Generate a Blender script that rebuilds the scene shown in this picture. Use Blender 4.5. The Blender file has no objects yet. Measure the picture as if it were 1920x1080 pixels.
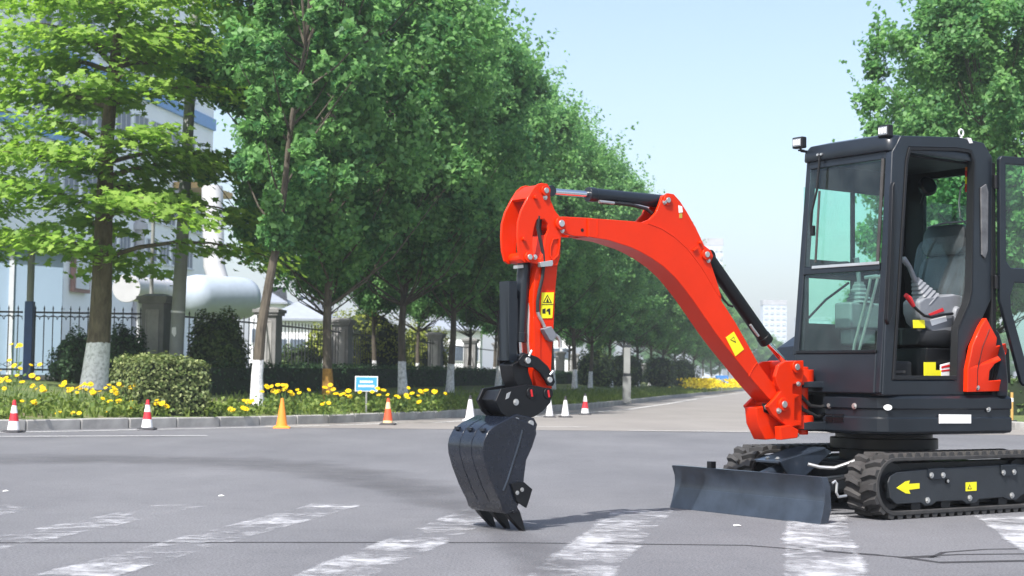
import bpy, bmesh, math, random
import numpy as np
from mathutils import Vector, Matrix

# ------------------------------------------------------------------ camera, world, sun, exposure
S = bpy.context.scene
COL = S.collection
R = math.radians
cam_d = bpy.data.cameras.new('camera'); cam = bpy.data.objects.new('camera', cam_d); COL.objects.link(cam)
cam_d.sensor_width = 36.0; cam_d.lens = 36.0*2900/1920
cam_d.clip_start = 0.1; cam_d.clip_end = 5000
cam.location = (0, 0, 0.94)
cam.rotation_euler = (Matrix.Rotation(0.0583, 3, 'X') @ Matrix.Rotation(math.pi/2, 3, 'X') @ Matrix.Rotation(0.0130, 3, 'Z')).to_euler()
cam_d.dof.use_dof = True; cam_d.dof.focus_distance = 10.6; cam_d.dof.aperture_fstop = 5.0
S.camera = cam

SUN_EL, SUN_AZ = R(54), R(208)          # azimuth clockwise from +Y
w = bpy.data.worlds.new('World'); S.world = w; w.use_nodes = True
wn = w.node_tree
bg = wn.nodes['Background']; sky = wn.nodes.new('ShaderNodeTexSky')
sky.sky_type = 'NISHITA'; sky.sun_disc = False
sky.sun_elevation = SUN_EL; sky.sun_rotation = SUN_AZ
sky.air_density = 1.0; sky.dust_density = 2.6; sky.ozone_density = 0.0; sky.altitude = 30
wn.links.new(sky.outputs[0], bg.inputs[0]); bg.inputs[1].default_value = 0.142

sun_d = bpy.data.lights.new('sun', 'SUN'); sun = bpy.data.objects.new('sun', sun_d); COL.objects.link(sun)
sun_d.energy = 4.5; sun_d.angle = R(0.55); sun_d.color = (1.0, 0.965, 0.915)
sdir = Vector((math.sin(SUN_AZ)*math.cos(SUN_EL), math.cos(SUN_AZ)*math.cos(SUN_EL), math.sin(SUN_EL)))
sun.rotation_euler = (-sdir).to_track_quat('-Z', 'Y').to_euler()
sun.location = (-20, -30, 50)
vs = S.view_settings
vs.view_transform = 'Standard'; vs.look = 'None'; vs.exposure = 0.88; vs.gamma = 1.0; vs.use_curve_mapping = False
S.cycles.max_bounces = 8; S.cycles.transparent_max_bounces = 24

rng = np.random.default_rng(7); random.seed(7)

# ------------------------------------------------------------------ helpers
def tag(o, label=None, cat=None, group=None, kind=None):
    for k, v in (('label', label), ('category', cat), ('group', group), ('kind', kind)):
        if v: o[k] = v
    return o
def empty(name, loc=(0,0,0), rz=0.0, parent=None):
    o = bpy.data.objects.new(name, None); COL.objects.link(o); o.location = loc; o.rotation_euler = (0,0,rz)
    o.empty_display_size = 0.2
    if parent: o.parent = parent
    return o
def link(name, me, parent=None, loc=None):
    o = bpy.data.objects.new(name, me); COL.objects.link(o)
    if parent: o.parent = parent
    if loc is not None: o.location = loc
    return o
def dup(o, parent=None, loc=None, rz=None, scale=None):
    c = o.copy(); COL.objects.link(c); c.parent = parent
    if loc is not None: c.location = loc
    if rz is not None: c.rotation_euler = (0,0,rz)
    if scale is not None: c.scale = scale if hasattr(scale,'__len__') else (scale,)*3
    for ch in list(o.children): dup(ch, c)
    return c

class MB:
    def __init__(s): s.v = []; s.f = []
    def add(s, vs_, fs):
        n = len(s.v); s.v += [tuple(map(float, p)) for p in vs_]; s.f += [tuple(i+n for i in f) for f in fs]; return s
    def box(s, c, d, rot=None):
        hx, hy, hz = d[0]/2, d[1]/2, d[2]/2
        P = [Vector((x,y,z)) for x in (-hx,hx) for y in (-hy,hy) for z in (-hz,hz)]
        if rot is not None: P = [rot @ p for p in P]
        c = Vector(c)
        return s.add([p+c for p in P], [(0,1,3,2),(4,6,7,5),(0,4,5,1),(2,3,7,6),(0,2,6,4),(1,5,7,3)])
    def prism(s, pts, y0, y1):                       # (x,z) outline extruded along y
        n = len(pts)
        V = [(x,y0,z) for x,z in pts]+[(x,y1,z) for x,z in pts]
        return s.add(V, [tuple(range(n)), tuple(range(2*n-1,n-1,-1))]+[(i,(i+1)%n,n+(i+1)%n,n+i) for i in range(n)])
    def prismx(s, pts, x0, x1):                      # (y,z) outline extruded along x
        n = len(pts)
        V = [(x0,y,z) for y,z in pts]+[(x1,y,z) for y,z in pts]
        return s.add(V, [tuple(range(n)), tuple(range(2*n-1,n-1,-1))]+[(i,(i+1)%n,n+(i+1)%n,n+i) for i in range(n)])
    def prismz(s, pts, z0, z1):
        n = len(pts)
        V = [(x,y,z0) for x,y in pts]+[(x,y,z1) for x,y in pts]
        return s.add(V, [tuple(range(n)), tuple(range(2*n-1,n-1,-1))]+[(i,(i+1)%n,n+(i+1)%n,n+i) for i in range(n)])
    def ring(s, o, i, y0, y1, ax='y'):               # plate with a hole; matched loops
        n = len(o); mk = (lambda p,y: (p[0],y,p[1])) if ax == 'y' else (lambda p,y: (y,p[0],p[1]))
        V = [mk(p,y0) for p in o]+[mk(p,y0) for p in i]+[mk(p,y1) for p in o]+[mk(p,y1) for p in i]
        F = []
        for k in range(n):
            j = (k+1)%n
            F += [(k,j,n+j,n+k),(2*n+k,3*n+k,3*n+j,2*n+j),(k,2*n+k,2*n+j,j),(n+k,n+j,3*n+j,3*n+k)]
        return s.add(V, F)
    def cyl(s, p0, p1, r0, r1=None, n=16, caps=True):
        p0, p1 = Vector(p0), Vector(p1); r1 = r0 if r1 is None else r1
        d = (p1-p0).normalized(); a = d.orthogonal().normalized(); b = d.cross(a)
        V = []
        for p, r in ((p0,r0),(p1,r1)):
            V += [p+(a*math.cos(2*math.pi*k/n)+b*math.sin(2*math.pi*k/n))*r for k in range(n)]
        F = [(k,(k+1)%n,n+(k+1)%n,n+k) for k in range(n)]
        if caps: F += [tuple(range(n-1,-1,-1)), tuple(range(n,2*n))]
        return s.add(V, F)
    def tube(s, path, r, n=8, caps=True):
        P = [Vector(p) for p in path]; m = len(P); rr = r if hasattr(r,'__len__') else [r]*m
        t = (P[1]-P[0]).normalized(); a = t.orthogonal().normalized(); V = []; F = []
        for k in range(m):
            t = (P[min(k+1,m-1)]-P[max(k-1,0)]).normalized()
            a = (a-t*a.dot(t)).normalized(); b = t.cross(a)
            V += [P[k]+(a*math.cos(2*math.pi*j/n)+b*math.sin(2*math.pi*j/n))*rr[k] for j in range(n)]
        for k in range(m-1):
            F += [(k*n+j,k*n+(j+1)%n,(k+1)*n+(j+1)%n,(k+1)*n+j) for j in range(n)]
        if caps: F += [tuple(range(n-1,-1,-1)), tuple(range((m-1)*n,m*n))]
        return s.add(V, F)
    def lathe(s, prof, c=(0,0,0), n=24, M=None):     # (r,z) profile round z
        c = Vector(c); V = []; m = len(prof); F = []
        for r, z in prof:
            for k in range(n):
                p = Vector((r*math.cos(2*math.pi*k/n), r*math.sin(2*math.pi*k/n), z))
                V.append((M @ p if M is not None else p)+c)
        for i in range(m-1):
            F += [(i*n+k,i*n+(k+1)%n,(i+1)*n+(k+1)%n,(i+1)*n+k) for k in range(n)]
        if prof[0][0] > 1e-6: F.append(tuple(range(n-1,-1,-1)))
        if prof[-1][0] > 1e-6: F.append(tuple(range((m-1)*n,m*n)))
        return s.add(V, F)
    def loft(s, loops, caps=True):                   # list of equal length closed loops of 3-D points
        n = len(loops[0]); V = [p for l in loops for p in l]; F = []
        for i in range(len(loops)-1):
            F += [(i*n+k,i*n+(k+1)%n,(i+1)*n+(k+1)%n,(i+1)*n+k) for k in range(n)]
        if caps: F += [tuple(range(n-1,-1,-1)), tuple(range((len(loops)-1)*n,len(loops)*n))]
        return s.add(V, F)
    def mesh(s, name, mat, ang=35):
        bm = bmesh.new(); vv = [bm.verts.new(p) for p in s.v]
        for f in s.f:
            try: bm.faces.new([vv[i] for i in f])
            except ValueError: pass
        bmesh.ops.remove_doubles(bm, verts=bm.verts, dist=1e-5)
        bmesh.ops.recalc_face_normals(bm, faces=bm.faces)
        me = bpy.data.meshes.new(name); bm.to_mesh(me); bm.free()
        me.materials.append(mat); me.shade_smooth(); me.set_sharp_from_angle(angle=R(ang))
        return me
    def build(s, name, mat, parent=None, bevel=0.0, ang=35, seg=2, loc=None):
        o = link(name, s.mesh(name, mat, ang), parent, loc)
        if bevel:
            b = o.modifiers.new('bevel', 'BEVEL'); b.width = bevel; b.segments = seg; b.limit_method = 'ANGLE'; b.angle_limit = R(35)
            b.harden_normals = True
        return o
def fast_mesh(name, V, F, mat, smooth=False, attr=None):
    """V (N,3), F (M,k) numpy"""
    me = bpy.data.meshes.new(name); k = F.shape[1]
    me.vertices.add(len(V)); me.vertices.foreach_set('co', np.ascontiguousarray(V, dtype=np.float32).ravel())
    me.loops.add(F.size); me.loops.foreach_set('vertex_index', np.ascontiguousarray(F, dtype=np.int32).ravel())
    me.polygons.add(len(F)); me.polygons.foreach_set('loop_start', np.arange(0, F.size, k, dtype=np.int32))
    me.update(calc_edges=True)
    if attr is not None:
        a = me.attributes.new('tint', 'FLOAT', 'FACE'); a.data.foreach_set('value', np.ascontiguousarray(attr, dtype=np.float32))
    me.materials.append(mat)
    if smooth: me.shade_smooth()
    return me

# ------------------------------------------------------------------ materials
def nodes(name):
    m = bpy.data.materials.new(name); m.use_nodes = True; nt = m.node_tree
    return m, nt, nt.nodes['Principled BSDF']
def N(nt, t, **kw):
    n = nt.nodes.new(t)
    for k, v in kw.items():
        if k in n.inputs: n.inputs[k].default_value = v
        else: setattr(n, k, v)
    return n
def noise(nt, scale, detail=4, rough=0.55, coord='Object', vec=None, stretch=None):
    tc = N(nt, 'ShaderNodeTexCoord'); src = tc.outputs[coord]
    if stretch:
        mp = N(nt, 'ShaderNodeMapping'); mp.inputs['Scale'].default_value = stretch; nt.links.new(src, mp.inputs[0]); src = mp.outputs[0]
    n = N(nt, 'ShaderNodeTexNoise', Scale=scale, Detail=detail, Roughness=rough); nt.links.new(src, n.inputs['Vector']); return n
def ramp(nt, fac, stops):
    r = N(nt, 'ShaderNodeValToRGB'); e = r.color_ramp.elements
    e[0].position, e[0].color = stops[0][0], (*stops[0][1], 1)
    e[1].position, e[1].color = stops[-1][0], (*stops[-1][1], 1)
    for p, c in stops[1:-1]: x = e.new(p); x.color = (*c, 1)
    nt.links.new(fac, r.inputs[0]); return r
def paint(name, col, rough=0.35, var=0.12, metal=0.0, coat=0.0, bump=0.0, scale=3.0, spec=0.5):
    m, nt, b = nodes(name)
    n = noise(nt, scale, 6, 0.6)
    d = tuple(c*(1-var) for c in col); l = tuple(min(1, c*(1+var)) for c in col)
    r = ramp(nt, n.outputs[0], [(0.3, d), (0.7, l)]); nt.links.new(r.outputs[0], b.inputs['Base Color'])
    n2 = noise(nt, scale*6, 5, 0.65)
    mr = N(nt, 'ShaderNodeMapRange'); mr.inputs[3].default_value = max(0.03, rough-0.08); mr.inputs[4].default_value = rough+0.12
    nt.links.new(n2.outputs[0], mr.inputs[0]); nt.links.new(mr.outputs[0], b.inputs['Roughness'])
    b.inputs['Metallic'].default_value = metal; b.inputs['Coat Weight'].default_value = coat; b.inputs['Coat Roughness'].default_value = 0.12
    b.inputs['Specular IOR Level'].default_value = spec
    if bump:
        bp = N(nt, 'ShaderNodeBump', Strength=bump, Distance=0.01); n3 = noise(nt, scale*25, 4, 0.6)
        nt.links.new(n3.outputs[0], bp.inputs['Height']); nt.links.new(bp.outputs[0], b.inputs['Normal'])
    return m
MT = {}
MT['orange'] = paint('orange_paint', (0.62, 0.024, 0.001), 0.36, 0.08, coat=0.14, scale=2.0, spec=0.18)
MT['grey'] = paint('charcoal_paint', (0.010, 0.014, 0.020), 0.33, 0.25, coat=0.08, scale=2.5, spec=0.38)
MT['greyrough'] = paint('charcoal_textured', (0.017, 0.021, 0.026), 0.5, 0.2, bump=0.15, scale=4)
MT['blade'] = paint('blade_paint', (0.022, 0.030, 0.044), 0.30, 0.45, coat=0.25, scale=5.0)
MT['bucket'] = paint('bucket_paint', (0.007, 0.010, 0.018), 0.24, 0.35, coat=0.35, scale=4.0, spec=0.45)
MT['black'] = paint('black_paint', (0.0045, 0.005, 0.0065), 0.4, 0.2, spec=0.35)
MT['inner'] = paint('dark_plastic', (0.010, 0.011, 0.013), 0.6, 0.2, spec=0.3)
MT['rubber'] = paint('rubber', (0.032, 0.031, 0.031), 0.7, 0.5, bump=0.3, scale=6)
MT['chrome'] = paint('chrome', (0.75, 0.76, 0.78), 0.12, 0.05, metal=1.0)
MT['steel'] = paint('zinc_steel', (0.55, 0.55, 0.54), 0.38, 0.15, metal=0.85)
MT['hose'] = paint('hose_rubber', (0.012, 0.012, 0.013), 0.5, 0.2)
MT['console'] = paint('console_plastic', (0.17, 0.18, 0.20), 0.5, 0.08, bump=0.08, scale=8)
MT['seat'] = paint('seat_vinyl', (0.018, 0.022, 0.025), 0.42, 0.3, coat=0.2, bump=0.2, scale=5)
MT['red'] = paint('red_plastic', (0.55, 0.015, 0.02), 0.4, 0.1)
MT['yellow'] = paint('yellow_decal', (0.78, 0.70, 0.01), 0.45, 0.05)
MT['white'] = paint('white_decal', (0.78, 0.78, 0.78), 0.45, 0.03)
MT['ink'] = paint('decal_ink', (0.015, 0.015, 0.012), 0.5, 0.1)
MT['lens'] = paint('lamp_lens', (0.35, 0.36, 0.38), 0.2, 0.1, metal=0.6)
def glass(name, tint, refl=0.5, haze=0.0):
    m, nt, b = nodes(name); nt.nodes.remove(b); out = nt.nodes['Material Output']
    tr = N(nt, 'ShaderNodeBsdfTransparent'); tr.inputs[0].default_value = (*tint, 1)
    gl = N(nt, 'ShaderNodeBsdfGlossy', Roughness=0.03); gl.inputs[0].default_value = (0.9, 0.95, 1, 1)
    fr = N(nt, 'ShaderNodeFresnel', IOR=1.5); mx = N(nt, 'ShaderNodeMixShader')
    ge = N(nt, 'ShaderNodeNewGeometry'); iv = N(nt, 'ShaderNodeMath', operation='SUBTRACT'); iv.inputs[0].default_value = 1; nt.links.new(ge.outputs['Backfacing'], iv.inputs[1])
    fm = N(nt, 'ShaderNodeMath', operation='MULTIPLY'); nt.links.new(fr.outputs[0], fm.inputs[0]); nt.links.new(iv.outputs[0], fm.inputs[1])
    nt.links.new(fm.outputs[0], mx.inputs[0]); nt.links.new(tr.outputs[0], mx.inputs[1]); nt.links.new(gl.outputs[0], mx.inputs[2])
    if haze:
        df = N(nt, 'ShaderNodeBsdfDiffuse'); df.inputs[0].default_value = (0.5, 0.53, 0.55, 1)
        m2 = N(nt, 'ShaderNodeMixShader'); n = noise(nt, 5, 4); mr = N(nt, 'ShaderNodeMapRange'); mr.inputs[1].default_value = 0.35; mr.inputs[2].default_value = 0.75
        mr.inputs[3].default_value = haze*0.3; mr.inputs[4].default_value = haze*1.5
        nt.links.new(n.outputs[0], mr.inputs[0]); nt.links.new(mr.outputs[0], m2.inputs[0])
        nt.links.new(mx.outputs[0], m2.inputs[1]); nt.links.new(df.outputs[0], m2.inputs[2]); mx = m2
    nt.links.new(mx.outputs[0], out.inputs[0]); return m
MT['glass'] = glass('cab_glass', (0.80, 0.955, 0.90), haze=0.02)
MT['film'] = glass('clear_film', (0.93, 0.95, 0.95), haze=0.06)
def leafmat(name, dark, light, trans=0.35, rough=0.5):
    m, nt, b = nodes(name); out = nt.nodes['Material Output']
    at = N(nt, 'ShaderNodeAttribute', attribute_name='tint')
    r = ramp(nt, at.outputs['Fac'], [(0.0, dark), (0.55, tuple((a+c)/2 for a, c in zip(dark, light))), (1.0, light)])
    nt.links.new(r.outputs[0], b.inputs['Base Color']); b.inputs['Roughness'].default_value = rough; b.inputs['Specular IOR Level'].default_value = 0.25
    tl = N(nt, 'ShaderNodeBsdfTranslucent'); hs = N(nt, 'ShaderNodeHueSaturation', Value=1.35, Saturation=1.1)
    nt.links.new(r.outputs[0], hs.inputs['Color']); nt.links.new(hs.outputs[0], tl.inputs[0])
    mx = N(nt, 'ShaderNodeMixShader'); mx.inputs[0].default_value = trans
    nt.links.new(b.outputs[0], mx.inputs[1]); nt.links.new(tl.outputs[0], mx.inputs[2]); nt.links.new(mx.outputs[0], out.inputs[0])
    return m
MT['leaf'] = leafmat('avenue_leaf', (0.055, 0.165, 0.065), (0.23, 0.43, 0.14), 0.5, 0.5)
MT['plane_leaf'] = leafmat('plane_leaf', (0.13, 0.26, 0.04), (0.35, 0.50, 0.11), 0.55, 0.45)
MT['hedge_leaf'] = leafmat('hedge_leaf', (0.025, 0.06, 0.015), (0.11, 0.16, 0.045), 0.2)
MT['hedge_pale'] = leafmat('pale_hedge_leaf', (0.06, 0.10, 0.025), (0.26, 0.30, 0.12), 0.25)
MT['dark_leaf'] = leafmat('dark_leaf', (0.022, 0.055, 0.022), (0.06, 0.12, 0.045), 0.2)
MT['shrub_leaf'] = leafmat('shrub_leaf', (0.14, 0.18, 0.02), (0.34, 0.38, 0.08), 0.35)
MT['grass'] = leafmat('grass_blade', (0.07, 0.13, 0.02), (0.22, 0.28, 0.07), 0.35, 0.6)
MT['petal'] = leafmat('petal', (0.75, 0.50, 0.0), (0.92, 0.78, 0.02), 0.25, 0.6)
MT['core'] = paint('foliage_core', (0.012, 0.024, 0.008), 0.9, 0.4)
def bark(name, c0, c1, wash=0.0, washcol=(0.78, 0.78, 0.80)):
    m, nt, b = nodes(name)
    n = noise(nt, 5, 6, 0.65, stretch=(2, 2, 0.6)); r = ramp(nt, n.outputs[0], [(0.3, c0), (0.5, tuple((a+c)/2 for a, c in zip(c0, c1))), (0.72, c1)])
    col = r.outputs[0]
    if wash:
        tc = N(nt, 'ShaderNodeTexCoord'); sp = N(nt, 'ShaderNodeSeparateXYZ'); nt.links.new(tc.outputs['Object'], sp.inputs[0])
        n2 = noise(nt, 9, 5, 0.7)
        ad = N(nt, 'ShaderNodeMath', operation='MULTIPLY_ADD'); ad.inputs[1].default_value = 0.12; nt.links.new(n2.outputs[0], ad.inputs[0]); nt.links.new(sp.outputs[2], ad.inputs[2])
        lt = N(nt, 'ShaderNodeMath', operation='LESS_THAN'); lt.inputs[1].default_value = wash; nt.links.new(ad.outputs[0], lt.inputs[0])
        n3 = noise(nt, 14, 5, 0.7); r3 = ramp(nt, n3.outputs[0], [(0.35, tuple(c*0.55 for c in washcol)), (0.55, washcol)])
        mx = N(nt, 'ShaderNodeMix', data_type='RGBA'); nt.links.new(lt.outputs[0], mx.inputs[0]); nt.links.new(col, mx.inputs[6]); nt.links.new(r3.outputs[0], mx.inputs[7]); col = mx.outputs[2]
    nt.links.new(col, b.inputs['Base Color']); b.inputs['Roughness'].default_value = 0.85
    bp = N(nt, 'ShaderNodeBump', Strength=0.6, Distance=0.03); nt.links.new(n.outputs[0], bp.inputs['Height']); nt.links.new(bp.outputs[0], b.inputs['Normal'])
    return m
MT['bark'] = bark('bark', (0.035, 0.028, 0.02), (0.12, 0.10, 0.075), 1.05)
MT['bark_orange'] = bark('bark_orange_wash', (0.035, 0.028, 0.02), (0.12, 0.10, 0.075), 0.85, (0.38, 0.20, 0.04))
MT['bark_plane'] = bark('plane_bark', (0.05, 0.038, 0.022), (0.17, 0.14, 0.09), 1.10)
MT['twig'] = bark('twig', (0.03, 0.024, 0.018), (0.09, 0.075, 0.055))

# ------------------------------------------------------------------ ground, roads, kerbs, verge
def asphalt(name, c0, c1, speck=0.25, big=0.35):
    m, nt, b = nodes(name)
    n1 = noise(nt, 0.55, 6, 0.6, stretch=(1, 0.45, 1)); n2 = noise(nt, 70, 4, 0.8); n3 = noise(nt, 5, 6, 0.7)
    r1 = ramp(nt, n1.outputs[0], [(0.3, c0), (0.7, c1)])
    r2 = ramp(nt, n2.outputs[0], [(0.3, (1-speck,)*3), (0.7, (1+speck*0.6,)*3)])
    r3 = ramp(nt, n3.outputs[0], [(0.22, (0.72,)*3), (0.42, (0.96,)*3), (0.6, (1.0,)*3), (0.82, (1.12,)*3)])
    mx = N(nt, 'ShaderNodeMix', data_type='RGBA', blend_type='MULTIPLY'); mx.inputs[0].default_value = 1
    nt.links.new(r1.outputs[0], mx.inputs[6]); nt.links.new(r2.outputs[0], mx.inputs[7])
    m2 = N(nt, 'ShaderNodeMix', data_type='RGBA', blend_type='MULTIPLY'); m2.inputs[0].default_value = 1
    nt.links.new(mx.outputs[2], m2.inputs[6]); nt.links.new(r3.outputs[0], m2.inputs[7])
    nt.links.new(m2.outputs[2], b.inputs['Base Color']); b.inputs['Roughness'].default_value = 0.8; b.inputs['Specular IOR Level'].default_value = 0.3
    bp = N(nt, 'ShaderNodeBump', Strength=0.45, Distance=0.006); nt.links.new(n2.outputs[0], bp.inputs['Height']); nt.links.new(bp.outputs[0], b.inputs['Normal'])
    return m
MT['asphalt'] = asphalt('asphalt', (0.126, 0.128, 0.141), (0.180, 0.182, 0.196), 0.7)
MT['avenue'] = asphalt('pale_asphalt', (0.20, 0.187, 0.178), (0.25, 0.235, 0.222), 0.15)
def soft_sheet(name, col, thr=(0.35, 0.6), scale=9.0, alpha=1.0, rough=0.8, stretch=(1, 1, 1), big=0.6):
    """worn paint or dark sheet: alpha = vertex 'edge' value times broken noise"""
    m, nt, b = nodes(name); out = nt.nodes['Material Output']
    n = noise(nt, scale, 8, 0.68, stretch=stretch); n2 = noise(nt, scale*0.22, 4, 0.6)
    ad = N(nt, 'ShaderNodeMath', operation='MULTIPLY_ADD'); ad.inputs[1].default_value = big; nt.links.new(n2.outputs[0], ad.inputs[0]); nt.links.new(n.outputs[0], ad.inputs[2])
    fac = ad.outputs[0]
    at = N(nt, 'ShaderNodeAttribute', attribute_name='edge')
    s2 = N(nt, 'ShaderNodeMath', operation='MULTIPLY_ADD'); s2.inputs[1].default_value = 0.5; nt.links.new(at.outputs['Fac'], s2.inputs[0]); nt.links.new(fac, s2.inputs[2])
    mr = N(nt, 'ShaderNodeMapRange'); mr.inputs[1].default_value = thr[0]+0.8; mr.inputs[2].default_value = thr[1]+0.8; mr.inputs[4].default_value = alpha
    nt.links.new(s2.outputs[0], mr.inputs[0])
    r = ramp(nt, n.outputs[0], [(0.3, tuple(c*0.85 for c in col)), (0.7, col)]); nt.links.new(r.outputs[0], b.inputs['Base Color']); b.inputs['Roughness'].default_value = rough; b.inputs['Specular IOR Level'].default_value = 0.1
    tr = N(nt, 'ShaderNodeBsdfTransparent'); mx = N(nt, 'ShaderNodeMixShader')
    nt.links.new(mr.outputs[0], mx.inputs[0]); nt.links.new(tr.outputs[0], mx.inputs[1]); nt.links.new(b.outputs[0], mx.inputs[2]); nt.links.new(mx.outputs[0], out.inputs[0])
    return m
MT['mark'] = soft_sheet('worn_road_paint', (0.50, 0.51, 0.54), (0.56, 0.92), 7.0, 0.85, stretch=(1, 1, 1), big=1.1)
MT['line'] = soft_sheet('edge_line_paint', (0.62, 0.62, 0.62), (-0.1, 0.25), 4.0, 0.95)
MT['dark_sheet'] = soft_sheet('soft_dark_sheet', (0.10, 0.10, 0.108), (0.15, 0.85), 1.6, 0.5)  # soft dark tone for the band across the junction
MT['seam'] = soft_sheet('tar_seam', (0.05, 0.05, 0.055), (-0.4, -0.1), 8.0, 0.75)

def sheet(name, poly, z, mat, label=None):
    me = bpy.data.meshes.new(name); me.from_pydata([(x, y, z) for x, y in poly], [], [tuple(range(len(poly)))]); me.update()
    if me.polygons[0].normal.z < 0: me.flip_normals()
    me.materials.append(mat); o = link(name, me); return tag(o, kind='structure')
def strip(name, path, width, z, mat, nx=9, soft=0.35, top=1.0):
    """ribbon along a ground path; 'edge' attribute 1 in the middle, 0 at the borders"""
    P = [Vector((*p, 0)) for p in path]; V = []; E = []; m = len(P)
    ww = width if hasattr(width, '__len__') else [width]*m
    for k in range(m):
        t = (P[min(k+1, m-1)]-P[max(k-1, 0)]).normalized(); n = Vector((-t.y, t.x, 0))
        for j in range(nx):
            u = j/(nx-1)*2-1; q = P[k]+n*u*ww[k]/2; V.append((q.x, q.y, z))
            e = min(1, (1-abs(u))/soft)*top
            if k == 0 or k == m-1: e = 0
            E.append(e)
    F = [(k*nx+j, k*nx+j+1, (k+1)*nx+j+1, (k+1)*nx+j) for k in range(m-1) for j in range(nx-1)]
    me = bpy.data.meshes.new(name); me.from_pydata(V, [], F); me.update()
    a = me.attributes.new('edge', 'FLOAT', 'POINT'); a.data.foreach_set('value', E)
    if me.polygons[0].normal.z < 0: me.flip_normals()
    me.materials.append(mat); return tag(link(name, me), kind='structure')
def densify(path, step):
    out = []
    for a, b in zip(path, path[1:]):
        n = max(1, int(math.dist(a, b)/step))
        out += [tuple(a[i]+(b[i]-a[i])*k/n for i in range(2)) for k in range(n)]
    return out+[path[-1]]

MT['earth'] = paint('field', (0.10, 0.13, 0.05), 0.9, 0.3, scale=0.2)
sheet('ground', [(-1000, -150), (1000, -150), (1000, 1500), (-1000, 1500)], -0.03, MT['earth'])
AV = Vector((0.182, 1.0))                                 # direction of the avenue
KERB = [(-40, 4.5), (-26, 11.5), (-17, 17.6), (-12.4, 21.2)] + [(-8.1, 24.65), (-7.47, 25.41), (-6.81, 26.21), (-6.1, 27.06), (-5.35, 27.97), (-4.56, 29.09), (-3.72, 30.31), (-2.84, 32.2), (-1.87, 34.77), (-0.74, 38.05), (0.63, 42.66)] + [(2.5, 49.4), (4.9, 61.4), (8.3, 80)]
KERB += [(8.3+0.2*k*20, 80+k*20) for k in range(1, 25)]
RK = [(60, 23.5), (30, 25.2), (17, 27.0), (12.5, 29.0), (10.6, 31.5), (10.2, 35)] + [(10.2+0.188*k*15, 35+k*15) for k in range(1, 36)]
road = sheet('road', [(-120, -60), (120, -60), (120, 40), (-120, 40)], 0.0, MT['asphalt'])
av = [p for p in KERB if p[1] > 29]; rv = [p for p in RK if p[1] > 29.4]
sheet('avenue', [(av[0][0]+0.1, av[0][1]-1.2)]+av+rv[::-1]+[(11.4, 29.2)], 0.004, MT['avenue'])

def seg_dist(x, y, poly):
    best = 1e9
    for (ax, ay), (bx, by) in zip(poly, poly[1:]):
        dx, dy = bx-ax, by-ay; t = max(0, min(1, ((x-ax)*dx+(y-ay)*dy)/(dx*dx+dy*dy)))
        best = min(best, math.hypot(x-ax-t*dx, y-ay-t*dy))
    return best
def verge_z(x, y): return 0.165+0.066*min(seg_dist(x, y, KERB), 9.0)
def soil(name):
    m, nt, b = nodes(name)
    n = noise(nt, 0.6, 6, 0.65); n2 = noise(nt, 9, 6, 0.7)
    r = ramp(nt, n.outputs[0], [(0.3, (0.07, 0.12, 0.028)), (0.52, (0.12, 0.16, 0.045)), (0.7, (0.20, 0.155, 0.095))])
    r2 = ramp(nt, n2.outputs[0], [(0.3, (0.6,)*3), (0.7, (1.2,)*3)])
    mx = N(nt, 'ShaderNodeMix', data_type='RGBA', blend_type='MULTIPLY'); mx.inputs[0].default_value = 1
    nt.links.new(r.outputs[0], mx.inputs[6]); nt.links.new(r2.outputs[0], mx.inputs[7]); nt.links.new(mx.outputs[2], b.inputs['Base Color'])
    b.inputs['Roughness'].default_value = 0.95
    bp = N(nt, 'ShaderNodeBump', Strength=0.9, Distance=0.06); nt.links.new(n2.outputs[0], bp.inputs['Height']); nt.links.new(bp.outputs[0], b.inputs['Normal'])
    return m
MT['soil'] = soil('verge_soil')
def verge(name, kerb, direction, zf, tmax, off=0.12):
    path = densify(kerb, 1.2); T = [0, .3, .8, 1.5, 2.3, 3.2, 4.2, 5.5, 7, 9, 11, 14, 20, tmax]; V = []; F = []; n = len(T)
    d = Vector(direction).normalized()
    for x, y in path:
        for t in T:
            q = (x+d.x*(t+off), y+d.y*(t+off)); V.append((q[0], q[1], zf(*q)))
    for i in range(len(path)-1):
        F += [(i*n+j, i*n+j+1, (i+1)*n+j+1, (i+1)*n+j) for j in range(n-1)]
    me = bpy.data.meshes.new(name); me.from_pydata(V, [], F); me.update()
    if me.polygons[0].normal.z < 0: me.flip_normals()
    me.materials.append(MT['soil']); me.shade_smooth(); return tag(link(name, me), kind='structure')
verge('verge', KERB, (-0.82, 0.57), verge_z, 45)
verge('verge_right', RK, (0.9, 0.35), lambda x, y: 0.16+0.02*min(seg_dist(x, y, RK), 6), 45)

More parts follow.
